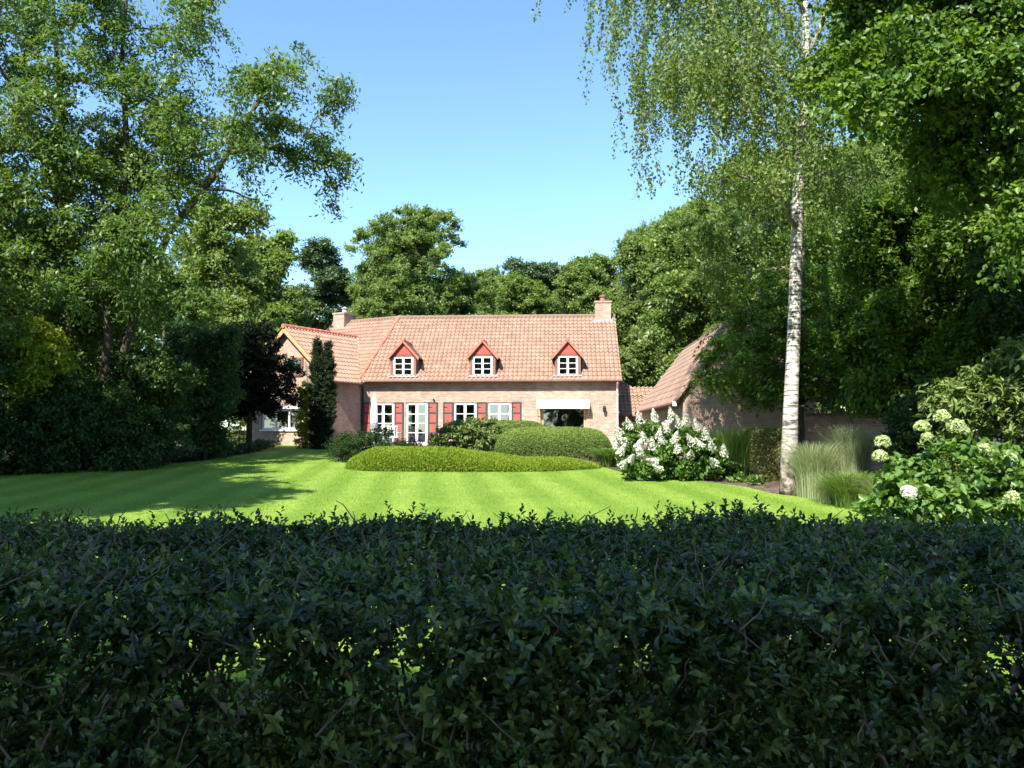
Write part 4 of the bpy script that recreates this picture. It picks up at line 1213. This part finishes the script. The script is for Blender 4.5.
for br in BR:
    pts = [P(a, b, bd + q) for a, b, q in br]
    # resample smoothly
    fine = []
    for i in range(len(pts) - 1):
        for q in range(4): fine.append(pts[i].lerp(pts[i + 1], q / 4) + Vector(rg.standard_normal(3)) * 0.03)
    fine.append(pts[-1])
    BRp.append(fine)
    mbl.tube([p - bb for p in fine], list(np.linspace(0.06, 0.014, len(fine))), 6)
mbl.build('limb', M['bark_light'], birch, smooth=True)
# weeping strands
def reach(px):
    return float(np.interp(px, [585, 600, 620, 650, 670, 700, 740, 770, 800, 830, 860, 900], [60, 110, 160, 190, 150, 140, 150, 200, 240, 230, 170, 130]))
cs, axs, nms, lns, rnds = [], [], [], [], []
tw = MB()
for fine in BRp:
    for q in range(150):
        t = 0.30 + 0.70 * rg.random() ** 0.8
        f_ = t * (len(fine) - 1); i = min(int(f_), len(fine) - 2)
        st = fine[i].lerp(fine[i + 1], f_ - i) + Vector((rg.standard_normal() * 0.6, rg.standard_normal() * 0.6, abs(rg.standard_normal()) * 0.3))
        px = 512 + st.x / st.y * FPX
        if abs(st.x - bb.x - 0.25) < 0.75 and st.y < bd + 0.3 and rg.random() < (0.9 if st.z < P(800, 120, bd).z else 0.35): continue
        if st.x > bb.x + 0.3 and rg.random() < 0.25: continue
        if st.z > 13.2 and rg.random() < 0.7: continue
        zlow = P(px, reach(px) + rg.standard_normal() * 18, st.y).z
        ln_ = min(max(0.5, (st.z - zlow) * (0.28 + 0.66 * rg.random() ** 0.9)), 3.4)
        if st.z < zlow: ln_ = 0.4
        n = max(4, int(ln_ * 52))
        tt = np.linspace(0, 1, n)
        lean = rg.standard_normal(2) * 0.16
        p = np.stack([st.x + lean[0] * ln_ * tt + 0.03 * np.sin(tt * 9 + rg.random() * 6), st.y + lean[1] * ln_ * tt, st.z - ln_ * tt], 1)
        p0 = p.copy()
        p = p + rg.standard_normal((n, 3)) * np.array([0.05, 0.05, 0.02])
        cs.append(p)
        axs.append(unit(rg.standard_normal((n, 3)) * 0.6 + np.array([0, 0, -0.8])))
        nms.append(rg.standard_normal((n, 3)))
        lns.append(0.068 * (0.7 + 0.6 * rg.random(n)))
        rnds.append(np.clip(0.5 + 0.16 * rg.standard_normal() + 0.2 * rg.standard_normal(n), 0, 1))
        if q % 4 == 0:
            sel = p0[::max(1, n // 4)]
            tw.tube([Vector(v) - bb for v in sel], list(np.linspace(0.006, 0.003, len(sel))), 3, False)
tag(tw.build('weeping_twigs', M['bark'], birch), kind='stuff')
arr = (np.concatenate(cs), np.concatenate(axs), np.concatenate(nms), np.concatenate(lns), np.concatenate(lns) * 0.72, np.concatenate(rnds))
leaves('crown', L['birch'], birch, arr, np.array(bb))

# ================================================================== LEFT TREES
D = 23.5
tb = G(88, D)
def pth(l, d=D): return [P(a, b, d + q) for a, b, q in l]
stems = [
    (pth([(84, 469, 0), (76, 400, 0), (70, 330, 0.1), (67, 250, 0.2), (64, 170, 0.4), (60, 90, 0.6), (52, 0, 0.8), (45, -90, 1)]), [0.187, 0.151, 0.137, 0.122, 0.108, 0.086, 0.065, 0.036]),
    (pth([(94, 469, 0), (104, 400, 0), (108, 330, -0.1), (112, 250, -0.3), (128, 165, -0.6), (122, 60, -0.9), (130, -50, -1)]), [0.173, 0.137, 0.122, 0.108, 0.086, 0.065, 0.036]),
    (pth([(98, 469, 0.2), (112, 400, 0.1), (138, 300, 0), (170, 232, -0.2), (215, 175, -0.4), (252, 112, -0.5), (272, 80, -0.6), (280, 62, -0.6)]), [0.144, 0.13, 0.115, 0.101, 0.086, 0.065, 0.043, 0.022]),
    (pth([(232, 152, -0.45), (262, 148, -0.5), (292, 150, -0.5), (322, 165, -0.5), (336, 190, -0.5), (336, 210, -0.5)]), [0.08, 0.065, 0.05, 0.035, 0.02, 0.01]),
    (pth([(66, 220, 0.3), (40, 150, -0.8), (15, 90, -1.5), (-20, 40, -2)]), [0.13, 0.10, 0.07, 0.04]),
]
def fill_blobs(poly, n, d0, dj, rlo, rhi, dens, seed, flat=0.75):
    """crown volume: blobs scattered through an outline that has real depth on both sides of d0"""
    r_ = np.random.default_rng(seed)
    xs = [p[0] for p in poly]; ys = [p[1] for p in poly]
    out = []
    while len(out) < n:
        x = min(xs) + (max(xs) - min(xs)) * r_.random(); y = min(ys) + (max(ys) - min(ys)) * r_.random()
        if point_in(poly, np.array([x]), np.array([y]))[0]:
            r = rlo + (rhi - rlo) * r_.random()
            out.append(blob(x, y, d0 + dj * (r_.random() * 2 - 1), r, dens, rz=r * flat))
    return out
bl = fill_blobs([(-90, -45), (215, -35), (250, 15), (290, 45), (322, 78), (325, 95), (290, 100), (255, 140), (215, 180), (195, 235), (150, 300), (60, 330), (-90, 330)], 165, D - 0.3, 2.4, 26, 42, 16, 102)
bl += fill_blobs([(-90, 300), (170, 290), (165, 390), (60, 410), (-90, 400)], 26, D + 1.6, 1.2, 22, 36, 12, 103)
bl += [blob(318, 152, D - .5, 26, 17, rz=16), blob(338, 165, D - .5, 15, 10, rz=20, ry=0.5), blob(334, 200, D - .5, 6, 7, rz=17, ry=0.3), blob(278, 138, D - .4, 30, 20, rz=22), blob(245, 165, D - .4, 24, 16, rz=20), blob(336, 84, D - .5, 15, 8, rz=14), blob(258, 200, D - .4, 10, 5, rz=12), blob(328, 105, D-.5, 14, 6, rz=12)]
bl = [q for q in bl if not (q[2] > 10.5 and q[1] > D + 0.2)]
tree('locust_tree', tb, stems, bl, 80, 0.14, 0.72, L['locust'], M['bark'], 'large airy tree with several leaning trunks on the left of the lawn', 'tree', seed=101, twigs=220, wd=0.42, droop=0.5, gap=(1.3, -0.34), shell=0.2, flat=0.7)

def crown_tree(px, d, top, wpx, nb, per, ln, leafm, label, seed, bottom=None, cat_='tree', name='broadleaf_tree', group=None, bark='bark', dens=46, **kw):
    """a simple stand-alone tree: base at pixel column px and depth d, crown of nb blobs reaching picture row top"""
    rg = np.random.default_rng(seed)
    b = G(px, d)
    zt = P(px, top, d).z
    zb = P(px, bottom, d).z if bottom else b.z + 1.5
    w = sz(wpx, d)
    bl = []
    nb2 = int(nb * 2.1)
    for i in range(nb2):
        t = (i + 0.5) / nb2
        z = zb + (zt - zb) * (0.08 + 0.84 * t)
        env = math.sin(math.pi * (0.16 + 0.74 * t)) ** 0.7
        r = w * (0.24 + 0.14 * rg.random()) * (0.7 + 0.3 * env)
        a = rg.random() * 6.283
        rr = w * 0.68 * env * (0.30 + 0.70 * rg.random())
        bl.append((b.x + math.cos(a) * rr, b.y + math.sin(a) * rr * 0.8, z, r, r, r * 0.72, int(dens * 0.55)))
    for q in range(3):
        bl.append((b.x + w * 0.25 * rg.standard_normal(), b.y, zt - w * (0.22 + 0.1 * q), w * 0.24, w * 0.24, w * 0.22, int(dens * 0.5)))
    st = [([b + Vector((0, 0, -0.2)), b + Vector((0.1, 0, (zt - b.z) * 0.35)), b + Vector((0, 0.1, (zt - b.z) * 0.8))], [0.017 * (zt - b.z), 0.013 * (zt - b.z), 0.004 * (zt - b.z)])]
    return tree(name, b, st, bl, per, ln, ln * 4.2, leafm, M[bark], label, cat_, group, seed=seed, twigs=40, **kw)

# middle-distance trees at left, some sunlit
L['mid'] = leafmat('shade_leaf', (0.025, 0.055, 0.016), (0.05, 0.10, 0.025), (0.10, 0.16, 0.035), 0.4)
GL = 'trees and shrubs left of the lawn'
crown_tree(215, 39, 196, 62, 9, 90, 0.20, L['ash'], 'sunlit light green tree rising behind the left dark shrubs', 111, 420, group=GL)
crown_tree(272, 46, 232, 46, 7, 90, 0.22, L['ash'], 'light green tree directly left of the wing roof', 112, 400, group=GL)
crown_tree(160, 33, 262, 60, 8, 80, 0.17, L['locust'], 'mid green tree behind the trunks of the big left tree', 113, 440, group=GL)
crown_tree(30, 34, 250, 66, 8, 80, 0.18, L['ash'], 'yellowish green tree glowing behind the far left trunks', 114, 420, group=GL)
# dark purple-leaved tree before the wing
pb_ = G(249, 31.5)
tree('evergreen_tree', pb_, [([pb_ + Vector((0, 0, -0.1)), P(250, 415, 31.5), P(258, 385, 31.5), P(262, 350, 31.5)], [0.13, 0.10, 0.08, 0.03])],
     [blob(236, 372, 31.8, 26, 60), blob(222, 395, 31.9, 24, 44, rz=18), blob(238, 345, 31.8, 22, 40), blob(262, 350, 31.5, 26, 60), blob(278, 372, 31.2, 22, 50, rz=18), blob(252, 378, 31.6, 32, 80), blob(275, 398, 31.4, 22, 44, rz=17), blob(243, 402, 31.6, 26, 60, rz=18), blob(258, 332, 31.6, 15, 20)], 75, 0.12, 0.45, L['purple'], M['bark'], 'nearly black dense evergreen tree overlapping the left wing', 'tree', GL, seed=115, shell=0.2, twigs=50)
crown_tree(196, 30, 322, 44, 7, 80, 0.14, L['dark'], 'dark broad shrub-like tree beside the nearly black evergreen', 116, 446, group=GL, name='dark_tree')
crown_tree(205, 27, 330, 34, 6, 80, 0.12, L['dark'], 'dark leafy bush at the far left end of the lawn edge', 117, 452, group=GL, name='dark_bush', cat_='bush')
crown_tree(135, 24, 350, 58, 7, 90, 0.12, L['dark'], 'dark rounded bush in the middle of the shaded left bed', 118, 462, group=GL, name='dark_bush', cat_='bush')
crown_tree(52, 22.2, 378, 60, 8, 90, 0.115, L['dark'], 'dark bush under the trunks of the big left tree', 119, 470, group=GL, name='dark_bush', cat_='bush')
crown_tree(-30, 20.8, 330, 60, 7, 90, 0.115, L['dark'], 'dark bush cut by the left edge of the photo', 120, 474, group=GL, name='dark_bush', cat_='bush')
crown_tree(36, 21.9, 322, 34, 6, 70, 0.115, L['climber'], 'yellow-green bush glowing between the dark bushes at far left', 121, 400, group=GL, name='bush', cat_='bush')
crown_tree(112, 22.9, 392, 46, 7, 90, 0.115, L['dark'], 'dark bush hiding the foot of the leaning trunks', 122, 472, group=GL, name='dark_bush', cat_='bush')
# dark ground cover along the left lawn edge
rg = np.random.default_rng(77)
edge = [GP(a, b) for a, b in [(-40, 477), (0, 475), (60, 471.5), (100, 468), (150, 465), (200, 460), (240, 454), (262, 448)]]
pts = []
for i in range(len(edge) - 1):
    for q in range(90):
        p = edge[i].lerp(edge[i + 1], rg.random())
        pts.append((p.x - 0.1 + rg.standard_normal() * 0.2, p.y + 0.15 + abs(rg.standard_normal()) * 0.8, 0))
arr, _ = sprays(rg, [(x, y, gz(y) + 0.16, 0.25, 0.25, 0.18, 3) for x, y, _z in pts], 22, 0.085, 0.16, shell=0.2)
o = leaves('ground_cover', L['ivy'], None, arr, np.zeros(3))
tag(o, 'low dark leafy ground cover along the left edge of the lawn', 'ground cover', kind='stuff')

# ================================================================== RIGHT TREES
D2 = 12.5
mbse = G(1130, D2)
stems = [(pth([(1130, 560, 0), (1125, 400, 0), (1120, 250, 0), (1110, 100, 0), (1095, -60, 0)], D2), [0.30, 0.25, 0.22, 0.18, 0.12]),
         (pth([(1118, 200, 0), (1060, 95, -0.2), (1000, 72, -0.3), (950, 80, -0.4), (905, 100, -0.4), (872, 112, -0.4)], D2), [0.16, 0.12, 0.09, 0.065, 0.045, 0.02]),
         (pth([(1112, 140, 0), (1050, 20, 0.5), (980, -30, 0.8), (900, -40, 0.9)], D2), [0.14, 0.10, 0.07, 0.03])]
bl = fill_blobs([(812, -80), (818, 40), (812, 80), (845, 110), (885, 140), (935, 185), (1000, 235), (1110, 265), (1110, -90)], 140, D2, 1.7, 20, 36, 15, 132, 0.6)
tree('maple_tree', mbse, stems, bl, 84, 0.09, 0.55, L['maple'], M['bark'], 'bright green maple leaning in from the top right corner', 'tree', seed=131, twigs=150, wd=0.7, shape='six', droop=0.3, shell=0.15, gap=(1.6, -0.36), flat=0.5)

GR = 'trees on the right behind the barn'
crown_tree(900, 20.0, 180, 80, 12, 90, 0.14, L['maple'], 'dense shaded tree standing behind the garden wall', 141, 420, group=GR, name='dark_tree', dens=60)
crown_tree(985, 18.5, 160, 82, 12, 90, 0.14, L['maple'], 'dense shaded tree behind the pale green hydrangea', 142, 420, group=GR, name='dark_tree', dens=60)
crown_tree(1060, 16.5, 120, 80, 11, 90, 0.13, L['dark'], 'dark tree cut by the right edge of the photo', 143, 430, group=GR, name='dark_tree', dens=60)
crown_tree(835, 27, 150, 66, 10, 90, 0.17, L['maple'], 'mid green tree rising behind the barn ridge', 144, 400, group=GR, dens=54)
crown_tree(930, 27, 120, 80, 10, 90, 0.17, L['maple'], 'tall green tree between the maple and the dark trees', 145, 400, group=GR, dens=54)
crown_tree(760, 40, 150, 74, 11, 95, 0.21, L['oak'], 'broad green tree behind the birch trunk', 146, 410, group=GR, dens=54)
crown_tree(690, 44, 205, 62, 10, 95, 0.22, L['ash'], 'sunlit light green tree just right of the house', 147, 410, group=GR, dens=54)
crown_tree(640, 50, 235, 48, 8, 95, 0.23, L['oak'], 'green tree behind the right gable of the house', 148, 410, group=GR, dens=50)
g = G(822, 25.5)
bl = fill_blobs([(720, 190), (790, 120), (860, 100), (890, 180), (880, 330), (830, 330), (775, 300), (700, 295), (685, 235)], 60, 25.5, 1.8, 18, 32, 12, 161, 0.8)
tree('hanging_tree', g, [([g + Vector((0, 0, -0.1)), P(826, 330, 25.5), P(820, 220, 25.6), P(815, 110, 25.7)], [0.10, 0.09, 0.07, 0.03])], bl, 70, 0.14, 0.7, L['ash'], M['bark_light'], 'airy light green tree with hanging twigs just behind the birch', 'tree', GR, seed=162, twigs=70, wd=0.5, droop=0.7, gap=(1.6, -0.3), shell=0.2)
# branch of dark foliage over the barn gable
g = G(800, 22.6)
tree('beech_tree', g, [([g + Vector((0, 0, -0.1)), P(800, 380, 22.6), P(800, 300, 22.8), P(806, 220, 23)], [0.12, 0.10, 0.08, 0.03])],
     [blob(770, 330, 22.2, 36, 40, rz=22), blob(745, 365, 21.6, 24, 22, rz=14), blob(728, 352, 22.8, 20, 12, rz=12), blob(752, 345, 22.4, 24, 18, rz=14), blob(725, 385, 22.6, 22, 10, rz=10), blob(755, 395, 22.0, 26, 16, rz=10), blob(708, 372, 23.0, 14, 6, rz=8), blob(742, 325, 22.9, 16, 10, rz=10), blob(800, 360, 22.2, 40, 50, rz=30), blob(785, 390, 22, 30, 26, rz=12), blob(830, 320, 22.6, 50, 60), blob(850, 385, 22, 36, 44, rz=22), blob(815, 270, 23, 50, 50), blob(765, 300, 22.8, 26, 22)],
     62, 0.13, 0.5, L['maple'], M['bark'], 'young beech whose layered branches hang over the barn gable', 'tree', GR, seed=149, twigs=60, droop=0.2, flat=0.35)
g = G(990, 13.0)
shrub('laurel_shrub', g, [blob(985, 400, 13, 46, 90, rz=26), blob(1025, 375, 13, 46, 90, rz=28), blob(955, 400, 13.2, 26, 34, rz=16), blob(1040, 430, 12.6, 40, 60), blob(990, 450, 13, 50, 70)], 26, 0.15, 0.34, L['rhodo'], 'broad-leaved evergreen shrub behind the pale green hydrangea', 'shrub', seed=150, shape='six', wd=0.3, shell=0.4)
crown_tree(1110, 10.5, 330, 90, 7, 60, 0.12, L['dark'], 'dark bush beside the right edge of the hydrangea', 151, 500, group=GR, name='dark_bush', cat_='bush')

crown_tree(925, 17, 400, 42, 6, 70, 0.11, L['dark'], 'dark low bush behind the left flower heads of the pale green hydrangea', 152, 478, group=GR, name='dark_bush', cat_='bush')
# ================================================================== FOREST BEHIND THE HOUSE
GF = 'trees of the wood behind the house'
protos = {}
def proto(kind, px, d, top, wpx, label, seed):
    lm, nb, name = {'oak': (L['oak'], 13, 'oak_tree'), 'ash': (L['ash'], 12, 'ash_tree'), 'pine': (L['pine'], 9, 'pine_tree')}[kind]
    t = crown_tree(px, d, top, wpx, nb, 170, 0.20 if kind != 'pine' else 0.18, lm, label, seed, None, name=name, group=GF, dens=58, **({'droop': 0.0} if kind == 'pine' else {}))
    protos[kind] = (t, P(px, top, d).z - gz(d), sz(wpx, d))
proto('oak', 416, 54, 211, 122, 'broad round-topped oak directly behind the left dormer', 161)
proto('ash', 590, 62, 256, 52, 'pale green ash behind the right dormer', 162)
proto('pine', 516, 70, 262, 36, 'dark pine with flat tufts above the middle of the roof', 163)
FT = [('pine', 316, 60, 243, 50, 'dark pine left of the left chimney'), ('oak', 360, 66, 285, 60, 'low oak just right of the left chimney'), ('pine', 483, 68, 280, 30, 'small dark pine beside the round-topped oak'),
      ('pine', 548, 72, 266, 34, 'dark pine next to the pale green ash'), ('oak', 560, 76, 278, 70, 'oak filling the gap behind the two pines'), ('oak', 640, 64, 226, 60, 'tall oak behind the right chimney'),
      ('ash', 712, 66, 200, 70, 'tall ash behind the sunlit tree right of the house'), ('oak', 480, 80, 292, 70, 'far oak showing low above the roof ridge'), ('ash', 255, 62, 245, 60, 'ash standing left of the dark pine'),
      ('oak', 190, 60, 230, 70, 'oak far behind the big left tree'), ('oak', 110, 55, 240, 70, 'oak far behind the leaning trunks at left'), ('ash', 30, 58, 230, 70, 'ash far behind the left edge trees'), ('oak', -60, 52, 230, 80, 'oak beyond the left edge of the view'),
      ('oak', 800, 60, 190, 80, 'oak far behind the birch crown'), ('ash', 880, 50, 170, 80, 'ash far behind the dark trees at right'), ('oak', 960, 46, 150, 80, 'oak far behind the maple branch'), ('oak', 1060, 44, 150, 90, 'oak beyond the right edge of the view'),
      ('pine', 605, 74, 262, 30, 'slim dark pine behind the pale green ash'), ('ash', 520, 60, 276, 56, 'low light green ash under the two pines'), ('oak', 498, 64, 268, 50, 'oak crown between the round-topped oak and the pines'), ('oak', 412, 64, 262, 60, 'oak showing low behind the round-topped oak'), ('oak', 462, 58, 272, 54, 'green oak filling in right of the round-topped oak'), ('ash', 372, 58, 262, 50, 'light green ash right behind the left chimney'), ('ash', 660, 58, 222, 56, 'light ash behind the right gable')]
rg = np.random.default_rng(8)
for kind, px, d, top, wpx, lab in FT:
    t, h0, w0 = protos[kind]
    c = copy_tree(t)
    c.location = G(px, d)
    sh = (P(px, top, d).z - gz(d)) / h0; sw = sz(wpx, d) / w0
    c.scale = (sw, sw, sh)
    c.rotation_euler = (0, 0, rg.random() * 6.28)
    c['label'] = lab

# far end of the wood, closing the view low down
rg = np.random.default_rng(9)
arr, _ = sprays(rg, [(x, 92 + rg.random() * 8, 1.0 + 4.5, 6, 4, 6.0, 60) for x in np.linspace(-85, 85, 26)], 40, 0.6, 2.2, shell=0.3)
o = leaves('far_wood', L['oak'], None, arr, np.zeros(3))
tag(o, 'distant wood closing the view behind all the trees', 'wood', kind='stuff')

# ================================================================== SHADE TREES along the street behind the viewpoint
GS = 'street trees behind the viewpoint'
sb = Vector((-5.4, -6.3, 0))
st_bl = [(sb.x + a, sb.y + b, 9.0 + c, 2.3, 2.0, 1.5, 80) for a, b, c in [(0, 0, 0), (2.3, 0.3, 0.2), (-2.2, 0, 0.2), (1.1, -0.7, 1.8), (-1.1, 0.2, 1.8), (0, 0.5, -1.0), (0, 1.5, 0.3), (2, 1.7, 0.5), (-2, 1.6, 0.4)]]
shade = tree('street_tree', sb, [([sb, sb + Vector((0.1, 0, 4)), sb + Vector((0, 0, 9.5))], [0.28, 0.22, 0.1])], st_bl, 60, 0.26, 1.0, L['oak'], M['bark'], 'leafy street tree directly behind the viewpoint', 'tree', GS, seed=171, twigs=20, shell=0.1)
for x, y, rz, s_, lab in ((-0.4, -6.4, 0.3, 1.0, 'leafy street tree behind the viewpoint on the right'), (-10.8, -5.8, 0.2, 1.0, 'leafy street tree behind the viewpoint far left'), (4.6, -6.5, 0.1, 1.0, 'leafy street tree behind the viewpoint far right'),
                        (-12.0, 7.6, 0.5, 0.95, 'leafy tree standing left outside the view, near the hedge'), (-16.0, 11.5, 3.7, 1.1, 'leafy tree standing left outside the view, beside the lawn'),
                        (-19.0, 13.8, 5.0, 1.1, 'leafy tree standing left outside the view, beyond the lawn edge')):
    c = copy_tree(shade)
    c.location = (x, y, gz(y)); c.rotation_euler = (0, 0, rz); c.scale = (s_, s_, s_); c['label'] = lab

# ================================================================== FOREGROUND HEDGE
hg = empty('privet_hedge', (0, 3.0, 0), 0, 'dark shaded privet hedge filling the foreground', 'hedge')
rg = np.random.default_rng(201)
HX, HY0, HY1 = 4.2, 2.0, 3.9
def htop(x, y):
    p = np.stack([x, y, 0 * x], 1)
    rnd_front = np.clip((y - HY0) / 0.35, 0, 1); rnd_back = np.clip((HY1 - y) / 0.25, 0, 1)
    return 1.265 + 0.05 * field(p, 2.6, 1) + 0.075 * field(p, 9.0, 2) - 0.10 * (1 - rnd_front) ** 2 - 0.08 * (1 - rnd_back) ** 2 + 0.02 * np.clip((x - 1.0) / 1.5, 0, 1) * np.clip((y - 3) / 0.9, 0, 1)
def shoots(pos, dr, per, ln, leaf, seed):
    """leafy shoots: paired leaves along a short twig"""
    r_ = np.random.default_rng(seed)
    n = len(pos)
    ci = np.repeat(np.arange(n), per)
    t = np.tile(np.linspace(0.08, 1.0, per), n)
    L_ = ln * (0.6 + 0.8 * r_.random(n))
    ref = unit(np.cross(dr, r_.standard_normal((n, 3))))
    oth = np.cross(dr, ref)
    ang = (np.tile(np.arange(per), n) % 2) * math.pi + (np.tile(np.arange(per) // 2, n) % 2) * (math.pi / 2) + 0.35 * r_.standard_normal(n * per)
    sd = ref[ci] * np.cos(ang)[:, None] + oth[ci] * np.sin(ang)[:, None]
    lf = leaf * (0.65 + 0.6 * r_.random(n * per)) * (1 - 0.35 * t)
    ax = unit(sd + dr[ci] * (0.35 + 0.9 * t[:, None] ** 2) + 0.25 * r_.standard_normal((n * per, 3)))
    c = pos[ci] + dr[ci] * (t * L_[ci])[:, None] + ax * (lf * 0.5)[:, None]
    nm = dr[ci] - sd * 0.3 + np.array([0, -0.1, 0.35]) + 0.3 * r_.standard_normal((n * per, 3))
    rnd = np.clip(0.45 + 0.25 * r_.standard_normal(n)[ci] + 0.22 * field(pos, 3.4, 55)[ci] + 0.17 * r_.standard_normal(n * per) + 0.18 * t - 0.06, 0, 1)
    return (c, ax, nm, lf, lf * 0.52, rnd)
AR = []
def gapf(x, z):
    q = np.stack([x, 0 * x, z], 1)
    return 0.55 * field(q, 4.5, 27) + 0.9 * field(q, 17, 18)
# top surface
n = 16500
x = (rg.random(n) * 2 - 1) * HX; y = HY0 + (HY1 - HY0) * rg.random(n)
z = htop(x, y) - 0.045 - np.abs(rg.standard_normal(n)) * 0.05
pit = field(np.stack([x, y, 0 * x], 1), 13, 21) > -0.36
x, y, z = x[pit], y[pit], z[pit]; n = len(x)
dr = unit(np.stack([rg.standard_normal(n) * 0.5, rg.standard_normal(n) * 0.5 - 0.12, np.full(n, 0.8)], 1))
AR.append(shoots(np.stack([x, y, z], 1), dr, 9, 0.075, 0.038, 1))
# longer shoots standing proud
n = 700
x = (rg.random(n) * 2 - 1) * HX; y = HY0 + (HY1 - HY0) * rg.random(n) ** 0.6
z = htop(x, y) - 0.03
dr = unit(np.stack([rg.standard_normal(n) * 0.45, rg.standard_normal(n) * 0.35, np.full(n, 1.0)], 1))
AR.append(shoots(np.stack([x, y, z], 1), dr, 9, 0.085, 0.038, 2))
# front face, thinner low down with gaps
n = 15000
x = (rg.random(n) * 2 - 1) * 3.4; z = 0.25 + 0.98 * rg.random(n) ** 0.75
y = HY0 + 0.02 + np.abs(rg.standard_normal(n)) * 0.14 + 0.05 + 0.07 * field(np.stack([x, 0 * x, z], 1), 5, 3) + 0.07 * field(np.stack([x, 0 * x, z], 1), 13, 4)
pos = np.stack([x, y, z], 1)
keep = (gapf(x, z) < np.where((z > 0.92) & (z < 1.20), 0.22, 0.95))
pos = pos[keep]; n = len(pos)
dr = unit(np.stack([rg.standard_normal(n) * 0.55, -0.55 + rg.standard_normal(n) * 0.35, 0.45 + rg.standard_normal(n) * 0.3], 1))
AR.append(shoots(pos, dr, 9, 0.075, 0.039, 3))
# interior and back, sparse
n = 7500
x = (rg.random(n) * 2 - 1) * 3.8; z = 0.2 + 1.0 * rg.random(n); y = HY0 + 0.2 + (HY1 - HY0 - 0.2) * rg.random(n) ** 0.7
pos = np.stack([x, y, z], 1)
zs = z + 0.29 * (y - 2.1)
keep = (gapf(x, zs) < np.where((zs > 0.90) & (zs < 1.24), 0.13, 0.95))
pos = pos[keep]; n = len(pos)
dr = unit(rg.standard_normal((n, 3)) + np.array([0, 0, 0.5]))
AR.append(shoots(pos, dr, 8, 0.09, 0.04, 4))
leaves('foliage', L['privet'], hg, cat(AR), np.array((0, 3.0, 0)), 'six')
# withered leaves
n = 2600
x = (rg.random(n) * 2 - 1) * 3.2; y = HY0 + 0.05 + (HY1 - HY0) * rg.random(n) ** 1.5; z = htop(x, y) - 0.02 - 0.5 * rg.random(n) * (y < 2.3)
c = np.stack([x, y, z], 1)
arr = (c, unit(rg.standard_normal((n, 3))), rg.standard_normal((n, 3)) + np.array([0, -0.3, 0.6]), 0.03 + 0.02 * rg.random(n), 0.014 + 0.012 * rg.random(n), rg.random(n))
leaves('withered_leaves', L['brownleaf'], hg, arr, np.array((0, 3.0, 0)), 'six')
# woody stems and twigs
mb = MB()
for i in range(60):
    b0 = Vector(((rg.random() * 2 - 1) * 3.6, HY0 + 0.25 + rg.random() * 1.3, 0)) - Vector((0, 3.0, 0))
    for q in range(3):
        e = b0 + Vector((rg.standard_normal() * 0.28, rg.standard_normal() * 0.3, 0.70 + rg.random() * 0.40))
        e.y = max(e.y, HY0 - 3.0 + 0.06)
        pts = bend(b0, e, rg, 0.0, 6, 0.12)
        mb.tube(pts, list(np.linspace(0.013, 0.004, len(pts))), 6)
tag(mb.build('stems', M['twig'], hg, smooth=True), kind='stuff')
mb = MB()
for i in range(800):
    xx = (rg.random() * 2 - 1) * 3.2
    yy = HY0 + 0.03 + (HY1 - HY0) * rg.random() ** 1.4
    zz = float(htop(np.array([xx]), np.array([yy]))[0]) - 0.03 if rg.random() < 0.55 else 0.5 + 0.7 * rg.random()
    if zz < 1.15: yy = HY0 + 0.02 + 0.12 * rg.random()
    a = Vector((xx, yy - 3.0, zz))
    b = a + Vector((rg.standard_normal() * 0.07, rg.standard_normal() * 0.05, 0.05 + 0.08 * rg.random()))
    mb.tube(bend(a, b, rg, 0.02, 3, 0.1), [0.0032, 0.0028, 0.0022, 0.0014], 4)
tag(mb.build('twigs', M['twig'], hg), kind='stuff')

# trees on the far side of the street (seen only in the window glass)
for i, (x, y, k, lab) in enumerate([(-26, -27, 1.0, 'oak across the street, far left'), (-13, -30, 1.1, 'oak across the street, left of centre'), (0.5, -26, 0.95, 'oak across the street behind the viewpoint'), (14, -29, 1.1, 'oak across the street, right of centre'), (27, -27, 1.0, 'oak across the street, far right')]):
    c = copy_tree(protos['oak' if i % 2 == 0 else 'ash'][0])
    c.location = (x, y, 0); c.rotation_euler = (0, 0, i * 1.3); c.scale = (k, k, k * 0.9); c['label'] = lab.replace('oak', 'leafy tree standing'); c['group'] = 'trees across the street'
